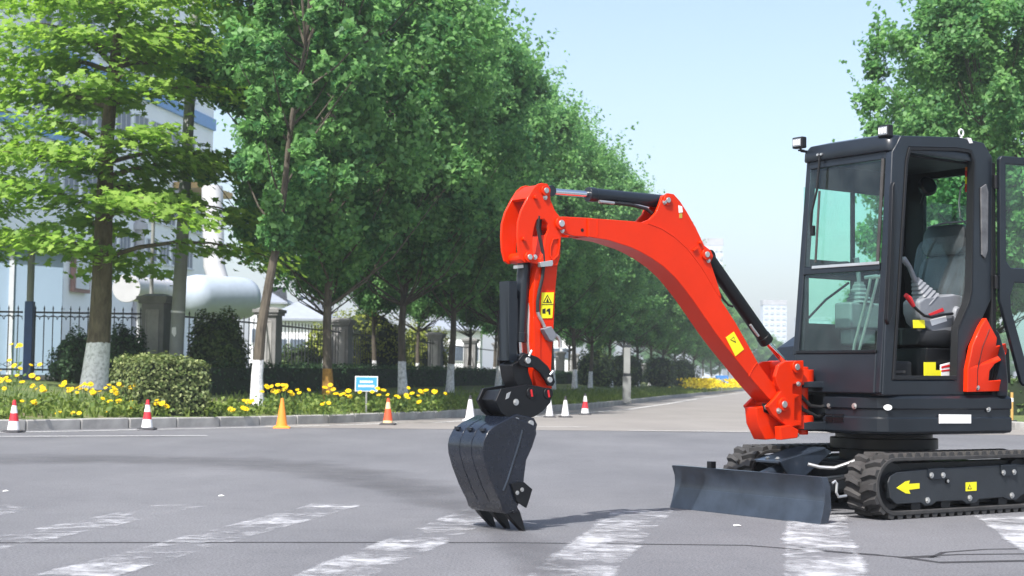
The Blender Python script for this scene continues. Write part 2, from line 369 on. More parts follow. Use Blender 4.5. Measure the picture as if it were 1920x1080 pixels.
MT['kerb'] = paint('kerb_granite', (0.30, 0.295, 0.285), 0.8, 0.3, bump=0.5, scale=2.2)
def kerb(name, path, near, side):
    root = tag(empty(name), kind='structure'); pts = densify(path, 0.05); L_ = [0]
    for a, b in zip(pts, pts[1:]): L_.append(L_[-1]+math.dist(a, b))
    def at(s):
        k = min(range(len(L_)), key=lambda i: abs(L_[i]-s)); return Vector((*pts[k], 0))
    me = {}
    for i in range(3):
        mb = MB(); mb.box((0.5, 0.06*side, 0.04), (0.985, 0.14, 0.27)); me[i] = mb.mesh('kerb_stone', MT['kerb'])
    s = near[0]
    while s < near[1]:
        a, b = at(s), at(s+1.0); d = b-a
        o = link('kerb_stone', me[random.randrange(3)], root); o.location = (a.x, a.y, random.uniform(-.006, .006)); o.rotation_euler = (0, random.uniform(-.006, .006), math.atan2(d.y, d.x)+random.uniform(-.008, .008)); o.scale = (d.length, 1, 1)
        bv = o.modifiers.new('bevel', 'BEVEL'); bv.width = 0.018; bv.segments = 2
        s += 1.0
    far = [p for p, l in zip(pts, L_) if l >= near[1]][::40]; mb = MB(); V = []
    for k, p in enumerate(far):
        t = Vector(far[min(k+1, len(far)-1)])-Vector(far[max(k-1, 0)]); t.normalize(); n = Vector((-t.y, t.x))*side
        q = Vector(p); V.append([(q.x, q.y, -.05), (q.x, q.y, .17), (*(q+n*.14), .17), (*(q+n*.14), -.05)])
    mb.loft(V); tag(mb.build('kerb_run', MT['kerb'], root), kind='stuff')
def plen(path): return sum(math.dist(a, b) for a, b in zip(path, path[1:]))
s0 = plen(KERB[:4])
kerb('kerb', KERB, (s0-6, s0+62), 1)
kerb('kerb_right', RK, (30, 62), -1)

# painted markings: zebra crossing in front of the avenue, edge lines
def toward(p, L_): return (p[0]+AV.x*L_, p[1]+AV.y*L_)
for (px, py, w_, L_, wear) in [(-4.62, 11.0, .46, 4.5, .72), (-3.50, 11.15, .46, 4.5, .75), (-2.44, 11.4, .46, 4.5, .74), (-1.38, 11.55, .46, 4.6, .78), (-.22, 11.5, .46, 4.6, .74), (.86, 11.45, .5, 4.6, .84), (2.06, 11.3, .5, 4.6, .9), (3.42, 11.35, .52, 4.6, 1), (4.6, 11.4, .46, 4.6, .8), (5.7, 11.4, .46, 4.6, .8)]:
    px += .16
    strip('crosswalk_stripe', densify([(px, py), toward((px, py), -L_)], 0.3), w_, 0.004, MT['mark'], soft=0.25, top=wear)
off = lambda path, d: [(p[0]+(Vector(path[min(i+1, len(path)-1)])-Vector(path[max(i-1, 0)])).normalized().y*d, p[1]-(Vector(path[min(i+1, len(path)-1)])-Vector(path[max(i-1, 0)])).normalized().x*d) for i, p in enumerate(path)]
strip('edge_line', densify(off(KERB[1:12], 0.75), 0.6), 0.13, 0.008, MT['line'], 5)
strip('edge_line', densify(off(KERB[11:22], 1.3), 0.8), 0.14, 0.012, MT['line'], 5)
for a, b in (((-7.4, 22.3), (-4.6, 23.6)), ((-.3, 29.6), (1.6, 30.4)), ((2.2, 28.6), (4.6, 28.7)), ((5.2, 29.0), (8.2, 29.3))):
    strip('lane_line', densify([a, b], 0.4), 0.13, 0.012, MT['line'], 5)
for k in range(10):
    a = (7.2+0.187*k*12, 44+k*12); strip('lane_line', densify([a, toward(a, 5)], 1.0), 0.14, 0.012, MT['line'], 5)
# dark soft-edged band that sweeps across the junction, and the tar seam
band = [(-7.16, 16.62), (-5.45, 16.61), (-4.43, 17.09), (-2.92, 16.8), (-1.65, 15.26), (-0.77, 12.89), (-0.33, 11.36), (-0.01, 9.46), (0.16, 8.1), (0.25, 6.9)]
strip('dark_road_band', densify(band, 0.4), [max(.5, 3.4-3.0*min(1, k/26)) for k in range(len(densify(band, 0.4)))], 0.007, MT['dark_sheet'], 11, 0.7)
strip('tar_seam', densify([(-3.39, 8.58), (-2.8, 8.57), (-1.36, 8.77), (0.02, 8.92), (1.36, 8.94), (2.13, 8.44), (2.49, 8.61), (3.13, 8.73)], 0.3), 0.045, 0.0016, MT['seam'], 7, 0.8)
for cr_ in ([(1.66, 8.89), (1.8, 8.69), (2.01, 8.55), (2.14, 8.39), (2.34, 8.49)], [(2.28, 8.43), (2.43, 8.71), (2.73, 8.9), (3.2, 9.01)]):
    strip('asphalt_crack', densify(cr_, 0.1), [.02+.03*random.random() for _ in densify(cr_, 0.1)], 0.0012, MT['seam'], 5, 0.9, .7)
strip('tar_seam', densify([(2.13, 8.44), (2.27, 8.21), (2.76, 8.34), (3.29, 8.4)], 0.3), 0.07, 0.0024, MT['seam'], 7, 0.8)

# ------------------------------------------------------------------ the excavator (local frame: x forward, y to its left, z up)
from mathutils.geometry import tessellate_polygon
def plate(mb, outer, holes, y0, y1):
    loops = [[Vector((x, z, 0)) for x, z in l] for l in [outer]+holes]
    tri = tessellate_polygon(loops); flat = [p for l in [outer]+holes for p in l]; n = len(flat)
    F = [tuple(t) for t in tri]+[tuple(i+n for i in reversed(t)) for t in tri]; k = 0
    for l in [outer]+holes:
        m = len(l); F += [(k+i, k+(i+1) % m, n+k+(i+1) % m, n+k+i) for i in range(m)]; k += m
    return mb.add([(x, y0, z) for x, z in flat]+[(x, y1, z) for x, z in flat], F)
EX = empty('mini_excavator', (2.83, 11.76, 0), math.pi+0.615)
tag(EX, 'orange and charcoal mini excavator with open cab door, boom arched out to its bucket', 'excavator')
def bolt(p, r=0.011, h=0.012, axis=(0, 1, 0), parent=EX, mat='steel', name='bolt'):
    p = Vector(p); a = Vector(axis)
    return MB().cyl(p, p+a*h, r, n=6).cyl(p, p+a*h*0.35, r*1.5, n=12).build(name, MT[mat], parent)
def boss(x, z, y0, y1, r, parent, mat='orange', pin=True):
    o = MB().cyl((x, y0, z), (x, y1, z), r, n=24).build('boss', MT[mat], parent, 0.004)
    if pin:
        s = 1 if y1 > y0 else -1
        MB().cyl((x, y1-0.004*s, z), (x, y1+0.007*s, z), r*0.52, n=18).build('pin', MT['steel'], parent, 0.002)
    return o

# undercarriage ---------------------------------------------------
TA, TR, TC = 0.728, 0.200, 0.229           # idler centre, belt outer radius, centre height
def belt_path(r, s):
    """point and tangent angle at arc length s on the stadium of radius r"""
    Ls = 2*TA; tot = 2*Ls+2*math.pi*r; s %= tot
    if s < Ls: return (TA-s, TC+r, math.pi)              # top, going backwards
    s -= Ls
    if s < math.pi*r: a = math.pi/2+s/r; return (-TA+r*math.cos(a), TC+r*math.sin(a), a+math.pi/2)
    s -= math.pi*r
    if s < Ls: return (-TA+s, TC-r, 0.0)
    s -= Ls; a = -math.pi/2+s/r; return (TA+r*math.cos(a), TC+r*math.sin(a), a+math.pi/2)
def stadium(r, k, sag=0.0):
    tot = 4*TA+2*math.pi*r
    out = []
    for i in range(k):
        x, z, a = belt_path(r, tot*i/k); out.append((x, z))
    return out
lug_me = None
def half_lug():
    # a skewed bar, wide at the belt edge; local x along the belt, y across (0 at the middle, 1 at the edge), z outwards
    V = []
    for (y, xs, w0, h) in ((0.008, 0.030, 0.020, 0.022), (0.085, 0.0, 0.026, 0.029), (0.135, -0.004, 0.034, 0.027)):
        V.append([(xs-w0, y, -0.004), (xs+w0, y, -0.004), (xs+w0*0.62, y, h), (xs-w0*0.62, y, h)])
    return MB().loft(V).mesh('tread_lug', MT['rubber'])
def half_lug_m():
    me = half_lug().copy()
    for v in me.vertices: v.co.y *= -1
    me.flip_normals(); return me
LUG, LUGM = half_lug(), half_lug_m()
for side in (1, -1):
    yc = side*0.61
    o_, i_ = stadium(TR, 96), stadium(TR-0.028, 96)
    tr = MB().ring(o_, i_, yc-0.14, yc+0.14).build('track', MT['rubber'], EX, 0.006)
    tot = 4*TA+2*math.pi*TR; nl = 46
    for k in range(nl):
        for half, me in ((1, LUG), (-1, LUGM)):
            x, z, a = belt_path(TR, tot*(k+(0.5 if half > 0 else 0))/nl)
            o = link('tread_lug', me, tr); o.location = (x, yc, z)
            if True:
                # outward normal of the belt at this point
                n_ = Vector((math.sin(a), 0, -math.cos(a)))
                t_ = Vector((math.cos(a), 0, math.sin(a)))
                M3 = Matrix((t_, Vector((0, 1, 0)), n_)).transposed()
                if M3.determinant() < 0: M3 = Matrix((-t_, Vector((0, 1, 0)), n_)).transposed()
                o.rotation_euler = M3.to_euler()
    # inner belt guide + side frame + wheels
    ya = yc+side*0.115
    fr_out = [(0.784, 0.255), (0.762, 0.299), (0.696, 0.326), (0.349, 0.34), (-0.166, 0.348), (-0.627, 0.353), (-0.754, 0.347), (-0.824, 0.309), (-0.829, 0.198), (-0.784, 0.152), (-0.707, 0.123), (-0.681, 0.116), (-0.624, 0.086), (-0.543, 0.089), (-0.469, 0.111), (-0.194, 0.105), (-0.152, 0.079), (-0.056, 0.079), (-0.009, 0.103), (0.27, 0.106), (0.328, 0.082), (0.396, 0.08), (0.441, 0.104), (0.696, 0.102), (0.757, 0.145)]
    fr = MB().prism(fr_out, yc+side*0.05, ya).build('track_frame', MT['greyrough'], EX, 0.008)
    MB().prism(stadium(TR-0.05, 48), yc-side*0.12, yc+side*0.04).build('track_frame_core', MT['black'], fr)
    for wx, wr, nm in ((TA, TR-0.03, 'idler_wheel'), (-TA, TR-0.03, 'sprocket')):
        MB().cyl((wx, yc-0.06, TC), (wx, yc+side*0.07, TC), wr, n=32).cyl((wx, yc, TC), (wx, yc+side*0.09, TC), 0.06).build(nm, MT['black'], EX, 0.006)
    for k in range(4):
        wx = -0.48+0.32*k; MB().cyl((wx, yc-side*0.1, 0.085), (wx, ya-side*0.012, 0.085), 0.052).build('roller', MT['black'], fr, 0.005)
    for (u, z) in [(0.374, 0.121), (-0.086, 0.121), (-0.568, 0.124)]: bolt((u, ya, z), 0.015, 0.014, (0, side, 0), fr)
    for br in ([(0.373, 0.342), (0.195, 0.345), (0.196, 0.274), (0.242, 0.264), (0.334, 0.266), (0.373, 0.282)], [(-0.432, 0.351), (-0.619, 0.354), (-0.619, 0.284), (-0.568, 0.269), (-0.475, 0.268), (-0.432, 0.284)]):
        MB().prism(br, ya-0.01*side, ya+0.012*side).build('guard_bracket', MT['grey'], fr, 0.003)
    for (u, z) in [(0.345, 0.296), (0.219, 0.293), (-0.457, 0.295), (-0.581, 0.296)]: bolt((u, ya+0.012*side, z), 0.014, 0.012, (0, side, 0), fr)
    (u, z), = [(0.161, 0.25)]
    MB().cyl((u, ya, z), (u, ya+side*0.01, z), 0.02, n=16).build('grease_plug', MT['black'], fr); bolt((u, ya+side*0.008, z), 0.008, 0.006, (0, side, 0), fr, 'steel', 'plug_screw')
    if side == 1:
        ar = [(0.699, 0.217), (0.605, 0.258), (0.561, 0.264), (0.572, 0.241), (0.46, 0.243), (0.46, 0.206), (0.572, 0.2), (0.555, 0.172), (0.605, 0.177)]
        MB().prism(ar, ya, ya+0.003).build('arrow_decal', MT['yellow'], fr)
        wq = [(-0.043, 0.234), (-0.162, 0.235), (-0.161, 0.172), (-0.042, 0.171)]
        MB().prism(wq, ya, ya+0.003).build('warning_decal', MT['yellow'], fr)
        tq = [(-0.059, 0.186), (-0.083, 0.22), (-0.106, 0.185)]; MB().prism(tq, ya+0.003, ya+0.0045).build('warning_triangle', MT['ink'], fr)
        tq = [(-0.072, 0.19), (-0.083, 0.209), (-0.094, 0.189)]; MB().prism(tq, ya+0.004, ya+0.006).build('warning_triangle_inside', MT['yellow'], fr)
# centre frame
cf = MB(); cf.box((0, 0, 0.29), (0.95, 0.95, 0.17)); cf.prismz([(0.5, .5), (.25, .5), (.1, .3), (-.1, .3), (-.25, .5), (-.5, .5), (-.5, -.5), (-.25, -.5), (-.1, -.3), (.1, -.3), (.25, -.5), (.5, -.5)], 0.20, 0.36)
cf.build('undercarriage_frame', MT['black'], EX, 0.012)
MB().cyl((0, 0, 0.36), (0, 0, 0.47), 0.33, n=40).cyl((0, 0, 0.45), (0, 0, 0.53), 0.40, n=40).cyl((0, 0, 0.52), (0, 0, 0.60), 0.36, n=40).build('slew_ring', MT['black'], EX, 0.006)
# dozer blade
prof = [(1.462, .312), (1.449, .285), (1.436, .24), (1.431, .20), (1.433, .165), (1.441, .12), (1.455, .06), (1.476, .002)]
back = [(x-0.014, z) for x, z in prof[::-1]]
bl = MB().prism(prof+back, -0.745, 0.745).build('dozer_blade', MT['blade'], EX, 0.002)
MB().prism([(1.4365, .150), (1.4455, .110), (1.456, .066), (1.479, 0.0), (1.472, 0.0), (1.448, .066), (1.4375, .110), (1.430, .150)], -0.752, 0.752).build('cutting_edge', MT['blade'], bl, 0.002)
MB().box((1.425, 0, 0.305), (0.055, 1.488, 0.012)).build('top_stiffener', MT['blade'], bl, 0.003)
for y in (-.745, .745):
    MB().prism([(1.464, .31), (1.436, .24), (1.431, .19), (1.441, .12), (1.474, .0), (1.40, .01), (1.37, .10), (1.38, .25), (1.41, .31)], y-.006, y+.006).build('end_plate', MT['blade'], bl, 0.002)
for y in (-.3, .3):
    MB().prism([(1.419, .27), (1.419, .10), (1.32, .10), (1.32, .2)], y-.008, y+.008).build('rib', MT['blade'], bl, 0.002)
    MB().prism([(1.418, .11), (1.418, .20), (1.0, .27), (.48, .30), (.48, .20), (1.0, .17)], y-.035, y+.035).build('blade_arm', MT['greyrough'], EX, 0.008)
MB().box((1.2, 0, .19), (.09, .62, .07)).build('blade_cross_tube', MT['greyrough'], EX, 0.008)
(bx, bz), = [(1.43, 0.349)]
MB().box((1.435, -0.35, 0.335), (0.05, 0.045, 0.05)).build('lug_block', MT['black'], bl, 0.003)
bc = MB().cyl((1.37, 0.02, 0.235), (1.02, 0.02, 0.345), 0.048, n=20).build('blade_cylinder', MT['blade'], EX, 0.004)
MB().cyl((1.02, 0.02, 0.345), (.62, 0.02, 0.42), 0.026).build('rod', MT['chrome'], bc)
gd = MB()
gd.loft([[(1.24, -.10, .38), (1.24, .13, .38), (1.24, .13, .365), (1.24, -.10, .365)], [(.80, -.12, .475), (.80, .16, .475), (.80, .16, .46), (.80, -.12, .46)]])
gd.prism([(1.24, .38), (.80, .475), (.72, .44), (1.02, .25), (1.12, .24)], .13, .145).prism([(1.24, .38), (.80, .475), (.72, .44), (1.10, .33)], -.12, -.105)
gd.build('cylinder_guard', MT['blade'], EX, 0.003)
for p in ((1.18, .06, .395), (1.18, -.04, .395)): bolt(p, 0.012, 0.012, (0.2, 0, .97))
MB().tube([(1.02, .2, .36), (.95, .25, .34), (.86, .30, .335), (.78, .36, .37), (.72, .40, .40), (.62, .42, .40)], 0.013).build('grease_hose', MT['steel'], EX)
MB().tube([(1.40, .5, .25), (1.1, .5, .26), (.85, .47, .285), (.6, .45, .29)], 0.012).build('blade_hose', MT['hose'], EX)
MB().tube([(1.385, .77, .27), (1.36, .775, .285), (1.345, .775, .27), (1.35, .775, .21), (1.33, .775, .18), (1.25, .77, .185)], 0.009).build('hook_handle', MT['steel'], bl)
MB().tube([(1.43, .46, .27), (1.425, .462, .24), (1.426, .455, .19), (1.43, .458, .16), (1.445, .46, .10)], 0.0018, 5).build('chalk_mark', MT['white'], bl)

# upper structure --------------------------------------------------
def house_loop(off=0.0, z=0.0, rr=0.93):
    P = [(.76, .10), (.765, .30), (.76, .50), (.735, .585), (.68, .64), (.58, .665), (.30, .672), (0, .675), (-.30, .678), (-.55, .678)]
    a0 = math.atan2(.678, -.637); a1 = 2*math.pi-a0
    P += [(rr*math.cos(a0+(a1-a0)*k/24), rr*math.sin(a0+(a1-a0)*k/24)) for k in range(25)]
    P += [(-.55, -.678), (0, -.675), (.4, -.67), (.62, -.64), (.72, -.55), (.74, -.35), (.74, -.14), (.62, -.14), (.62, .10)]
    out = []
    n = len(P)
    for i, p in enumerate(P):
        t = Vector(P[(i+1) % n])-Vector(P[i-1]); t.normalize(); nrm = Vector((-t.y, t.x)); q = Vector(p)+nrm*off
        out.append((q.x, q.y, z))
    return out
lv = [(.575, .06), (.585, .012), (.60, 0), (.692, 0), (.70, .014), (.755, .014), (.763, 0), (.835, 0), (.845, .012), (.862, .03)]
MB().loft([house_loop(o, z) for z, o in lv]).build('house_base', MT['grey'], EX, 0.003, ang=28)
HB = EX.children[-1]
for (u, z) in [(1.305, 0.779), (1.049, 0.775), (-0.36, 0.759)]: pass
for (x, y, z) in ((.76, .155, .775), (.768, .40, .775)): bolt((x-.008, y, z), .015, .016, (1, 0, 0), HB)
(x, z), = [(-0.366, 0.759)]; bolt((x, .672, z), .015, .016, (0, 1, 0), HB)
MB().lathe([(.0, .004), (.024, .004), (.026, 0)], n=24, M=Matrix(((1, 0, 0), (0, 0, 1), (0, -1, 0)))@Matrix.Diagonal((1.15, .8, 1))).build('round_sticker', MT['white'], HB)
(x, z), = [(0.813, 0.756)]
o = HB.children[-1]; o.location = (.685, .638, .77); o.rotation_euler = (0, 0, R(-48))
q = [(0.185, 0.722), (-0.164, 0.719), (-0.164, 0.655), (0.185, 0.657)]
MB().prism(q, .672, .681).build('plate_sticker', MT['white'], HB, 0.001)
for k in range(3):
    for (ya, yb) in ((.13, .20), (.21, .30)): MB().box((.7665, (ya+yb)/2, .665+.022*k), (.008, yb-ya, .012)).build('vent_slot', MT['black'], HB)
# rear hood and side covers
def dloop(r, xc, z):
    a0 = math.acos(xc/r); return [(r*math.cos(a0+(2*math.pi-2*a0)*k/28), r*math.sin(a0+(2*math.pi-2*a0)*k/28), z) for k in range(29)]
MB().loft([dloop(r_, -.49, z) for r_, z in ((.895, .855), (.90, .95), (.885, 1.15), (.84, 1.32), (.76, 1.42), (.66, 1.46))]).build('engine_hood', MT['grey'], EX, 0.006)
MB().prismx([(-.22, .86), (-.66, .86), (-.665, 1.20), (-.60, 1.33), (-.30, 1.36), (-.22, 1.36)], -.48, .30).loft([[(.30, -.22, .86), (.30, -.66, .86), (.30, -.66, 1.2), (.30, -.58, 1.33), (.30, -.22, 1.36)], [(.66, -.22, .86), (.66, -.6, .86), (.64, -.6, 1.1), (.60, -.52, 1.2), (.58, -.22, 1.22)]]).build('side_cover', MT['grey'], EX, 0.01)
pan = [(-0.106, 0.883), (-0.113, 1.05), (-0.169, 1.222), (-0.267, 1.365), (-0.328, 1.43), (-0.377, 1.369), (-0.451, 1.284), (-0.438, 1.22), (-0.563, 1.247), (-0.619, 1.192), (-0.537, 1.135), (-0.425, 1.094), (-0.362, 1.038), (-0.35, 0.967), (-0.486, 0.972), (-0.605, 1.057), (-0.591, 0.894)]
def ysurf(x): return .682 if x > -.55 else max(.60, .682-(-.55-x)*.55)
V = [(x, ysurf(x)-.03, z) for x, z in pan]+[(x, ysurf(x)+.012, z) for x, z in pan]
mb = MB(); n = len(pan); tri = tessellate_polygon([[Vector((x, z, 0)) for x, z in pan]])
mb.add(V, [tuple(t) for t in tri]+[tuple(i+n for i in reversed(t)) for t in tri]+[(i, (i+1) % n, n+(i+1) % n, n+i) for i in range(n)])
SP = mb.build('rear_side_panel', MT['orange'], EX, 0.006)
crease = [(-0.215, 0.892), (-0.222, 1.044), (-0.278, 1.209), (-0.359, 1.344)]
MB().tube([(x, ysurf(x)+.011, z) for x, z in crease], 0.004, 6).build('panel_joint', MT['black'], SP)
g0 = [(-0.35, 0.951), (-0.34, 1.159), (-0.483, 1.261), (-0.639, 1.205), (-0.656, 0.954)]
MB().prism(g0, .605, .655).build('grille_box', MT['black'], SP)
for k in range(9):
    a, b = [(-0.375, 0.971), (-0.618, 0.973)][0], [(-0.375, 0.971), (-0.618, 0.973)][1]
    x = a[0]+(b[0]-a[0])*k/8; MB().box((x, .66-max(0, (-.55-x))*.5, a[1]+.09), (.008, .012, .19), Matrix.Rotation(R(-9), 3, 'Y')).build('louvre', MT['inner'], SP)
(x, z), = [(-0.225, 0.919)]; bolt((x, .690, z), .014, .01, (0, 1, 0), SP)
# swing bracket and boom foot -------------------------------------
sb = MB()
ck = [(1.269, 0.976), (1.238, 1.052), (1.18, 1.083), (0.987, 1.094), (0.982, 1.018), (0.998, 0.941), (1.094, 0.925), (1.094, 0.857), (1.019, 0.846), (1.072, 0.819), (1.077, 0.668), (1.008, 0.66), (1.008, 0.633), (1.136, 0.619), (1.294, 0.706), (1.346, 0.766), (1.263, 0.826), (1.216, 0.871), (1.248, 0.916)]
cko = [p for p in ck]
for y0, y1 in ((.093, .125), (-.125, -.093)): plate(sb, cko, [], y0, y1)
low = [(1.389, 0.754), (1.274, 0.773), (1.105, 0.652), (1.008, 0.606), (1.019, 0.545), (1.299, 0.529), (1.373, 0.642)]
sb.prism(low, -.06, .06)
mid = [(1.106, 1.039), (0.967, 1.041), (0.971, 0.621), (1.083, 0.621), (1.116, 0.735)]
sb.prism(mid, -.092, .092)
SB = sb.build('swing_bracket', MT['orange'], EX, 0.006)
MB().prism([(1.33, 0.787), (1.241, 0.784), (1.199, 0.735), (1.246, 0.705), (1.319, 0.727)], .052, .063).build('pin_recess_shade', MT['black'], SB)  # flat black plate, paints in the shade of the cavity behind the pin
(x, z), = [(1.296, 0.758)]; MB().cyl((x, .04, z), (x, .085, z), .020, n=16).build('stop_pin', MT['steel'], SB, .003)
(x, z), = [(1.3, 0.635)]; MB().cyl((x-.03, .0, z), (x+.03, .0, z), .016, n=8).cyl((x+.01, 0, z), (x+.022, 0, z), .026, n=12).build('grease_fitting', MT['steel'], SB)
(x, z), = [(1.067, 1.047)]; boss(x, z, -.14, .14, .044, SB); BP1 = (x, z)
(x, z), = [(1.199, 0.781)]; boss(x, z, -.145, .145, .047, SB); BFOOT = (x, z)
(x, z), = [(1.241, 0.736)]; bolt((x, .126, z), .014, .02, (0, 1, 0), SB)
(x, z), = [(1.046, 0.926)]; bolt((x, .126, z), .012, .02, (0, 1, 0), SB)
KX = [(0.895, 0.848)][0][0]-0.02
MB().cyl((KX, 0, .60), (KX, 0, .70), .085, n=24).cyl((KX, 0, .92), (KX, 0, 1.03), .085, n=24).cyl((KX, 0, .56), (KX, 0, 1.05), .045).build('king_pin', MT['orange'], SB, 0.004)
q = [(1.245, 0.624), (1.145, 0.635), (1.06, 0.6), (1.07, 0.544), (1.234, 0.531)]
MB().prism(q, .09, .15).build('lower_lug', MT['orange'], SB, 0.006)
(x, z), = [(1.07, 0.563)]; MB().cyl((x+.02, .12, z), (x-.03, .12, z), .014, n=12).build('grease_fitting', MT['steel'], SB)
hb = MB()
for z0, z1 in ((.595, .655), (.90, .945)):
    hb.prismz([(.55, .16), (KX-.03, .11), (KX+.05, .07), (KX+.07, 0), (KX+.05, -.07), (KX-.03, -.11), (.55, -.16)], z0, z1)
hb.box((.60, 0, .75), (.04, .30, .30)); hb.build('swing_clevis', MT['grey'], EX, 0.006)
MB().tube([(.66, .10, .80), (.78, .10, .76), (.86, .07, .77), (.95, .05, .85), (1.05, .03, .95)], .014).build('hydraulic_hose', MT['hose'], EX)
MB().tube([(.66, .06, .72), (.80, .08, .69), (.92, .06, .74), (1.03, .0, .9)], .014).build('hydraulic_hose', MT['hose'], EX)

# boom --------------------------------------------------------------
top = [(2.925, 1.984), (2.721, 1.988), (2.539, 1.99), (2.423, 1.986), (2.306, 1.96), (2.187, 1.91), (2.066, 1.834), (1.943, 1.72), (1.844, 1.604), (1.759, 1.5), (1.622, 1.35), (1.514, 1.215), (1.401, 1.068), (1.275, 0.946), (1.169, 0.856)]
bot = [(1.169, 0.743), (1.306, 0.829), (1.431, 0.93), (1.493, 0.985), (1.595, 1.076), (1.702, 1.17), (1.807, 1.271), (1.906, 1.374), (2.015, 1.487), (2.107, 1.574), (2.184, 1.639), (2.28, 1.702), (2.388, 1.754), (2.491, 1.793), (2.564, 1.815), (2.755, 1.851), (2.924, 1.863)]
bm_ = MB(); plate(bm_, top+bot, [], -.088, .088)
BO = bm_.build('boom', MT['orange'], EX, 0.005)
# side seam plates: box section slightly proud of the top flange
tipo = [(2.878, 1.989), (2.877, 1.867), (3.026, 1.861), (3.104, 1.873), (3.164, 1.893), (3.186, 1.933), (3.169, 1.965), (3.122, 1.982)]
for y0, y1 in ((.045, .072), (-.072, -.045)): MB().prism(tipo, y0, y1).build('boom_fork', MT['orange'], BO, 0.004)
MB().prism([(2.843, 1.984), (2.841, 1.873), (2.995, 1.87), (2.997, 1.977)], -.046, .046).build('boom_end_block', MT['orange'], BO)
(x, z), = [(2.964, 1.905)]; MB().cyl((x, .068, z), (x, .0735, z), .012).build('drain_hole', MT['black'], BO)
br = [(2.461, 1.989), (2.396, 2.015), (2.341, 2.066), (2.313, 2.122), (2.29, 2.175), (2.238, 2.204), (2.185, 2.201), (2.132, 2.161), (2.069, 2.093), (1.98, 1.982), (1.906, 1.869), (1.841, 1.836), (1.821, 1.801), (1.846, 1.755), (1.785, 1.625), (1.739, 1.509), (1.81, 1.558), (1.934, 1.699), (2.057, 1.813), (2.192, 1.888), (2.306, 1.939), (2.414, 1.968)]
for y0, y1 in ((.056, .078), (-.078, -.056)):
    mb = MB(); plate(mb, br, [], y0, y1); mb.build('cylinder_bracket', MT['orange'], BO, 0.004)
web = [(2.166, 2.152), (2.108, 2.105), (2.019, 1.987), (1.93, 1.868), (1.96, 1.851), (2.058, 1.97), (2.146, 2.08), (2.194, 2.128)]
MB().prism(web, -.057, .057).build('bracket_web', MT['orange'], BO)
(x, z), = [(2.246, 2.155)]; boss(x, z, -.09, .09, .036, BO); PA = (x, z)
(x, z), = [(1.895, 1.807)]; boss(x, z, -.095, .095, .040, BO); PB = (x, z)
for (u, z) in [(1.95, 1.885)]: MB().cyl((u, .07, z), (u, .10, z), .012).build('stop_pin', MT['orange'], BO, .002)
for (u, z) in [(1.994, 1.838)]: MB().box((u, .082, z), (.045, .02, .014), Matrix.Rotation(R(30), 3, 'Y')).build('hose_tab', MT['orange'], BO, .002)
for (u, z) in [(2.27, 2.14), (1.871, 1.768)]: bolt((u, .078, z), .012, .014, (0, 1, 0), BO)
q = [(2.146, 2.128), (2.113, 2.123), (2.107, 2.083), (2.141, 2.077)]; MB().prism(q, .078, .081).build('paper_tag', MT['white'], BO)
q = [(2.136, 2.074), (2.112, 2.075), (2.112, 2.043), (2.136, 2.041)]; MB().prism(q, .078, .081).build('inspection_tag', paint('tag_ochre', (.45, .33, .06), .5), BO)
q = [(1.712, 1.24), (1.637, 1.283), (1.54, 1.163), (1.621, 1.113)]
MB().prism(q, .087, .0905).build('boom_decal', MT['yellow'], BO)
q = [(1.672, 1.226), (1.637, 1.249), (1.616, 1.205)]; MB().prism(q, .0905, .0915).build('decal_symbol', MT['ink'], BO)
q = [(1.664, 1.227), (1.639, 1.242), (1.626, 1.216)]; MB().prism(q, .091, .0925).build('decal_symbol_inside', MT['yellow'], BO)
MB().prism([(2.854, 1.975), (2.846, 1.976), (2.844, 1.878), (2.853, 1.878)], .087, .0905).build('weld_seam', MT['orange'], BO)
MB().tube([(x, .089, z) for x, z in [(1.493, 0.974), (1.452, 1.034), (1.411, 1.072)]], .003, 6).build('weld_bead', MT['orange'], BO)
MB().tube([(x, .086, z) for x, z in top[3:10]], .005, 6).build('weld_bead', MT['orange'], BO)
# cylinders -----------------------------------------------------------
def cylinder(name, a, b, c, r, rr, y=0.0, mat='grey', gland=True):
    """barrel a->b, rod b->c in the x,z plane"""
    A_, B_, C_ = (Vector((p[0], y, p[1])) for p in (a, b, c)); d = (B_-A_).normalized()
    mb = MB().cyl(A_, B_, r, n=28)
    if gland: mb.cyl(B_-d*.055, B_+d*.006, r*1.10, n=28)
    o = mb.build(name, MT[mat], EX, 0.004)
    MB().cyl(B_, C_, rr, n=20).build('rod', MT['chrome'], o)
    for p, s_ in ((A_, r*1.05), (C_, rr*1.7)):
        MB().cyl(p+Vector((0, -.035, 0)), p+Vector((0, .035, 0)), s_, n=20).build('cylinder_eye', MT[mat], o, 0.003)
    return o
a, b, c = [(2.197, 2.156), (2.861, 2.153), (3.184, 2.148)]
AC = cylinder('arm_cylinder', a, b, c, .044, .021)
MB().tube([(x, .04, z) for x, z in [(2.786, 2.101), (2.673, 2.106), (2.536, 2.106), (2.397, 2.088), (2.326, 2.049), (2.283, 2.024)]], .012).build('hydraulic_hose', MT['hose'], AC)
MB().tube([(x, .045, z) for x, z in [(2.807, 2.106), (2.763, 2.106), (2.681, 2.105)]], .011).build('hose_fitting', MT['steel'], AC)
MB().tube([(x, .03, z) for x, z in [(2.628, 2.113), (2.444, 2.106), (2.369, 2.097)]], .008).build('steel_pipe', MT['steel'], AC)
a, b, c = [(1.807, 1.799), (1.235, 1.227), (0.983, 1.029)]
BC = cylinder('boom_cylinder', a, b, c, .048, .022, mat='black')
MB().tube([(x, .05, z) for x, z in [(1.441, 1.338), (1.409, 1.305), (1.362, 1.261)]], .010).build('hose_fitting', MT['steel'], BC)
MB().tube([(x, .06, z) for x, z in [(1.757, 1.565), (1.706, 1.504), (1.661, 1.469), (1.62, 1.459)]], .008).build('hydraulic_hose', MT['hose'], BC)

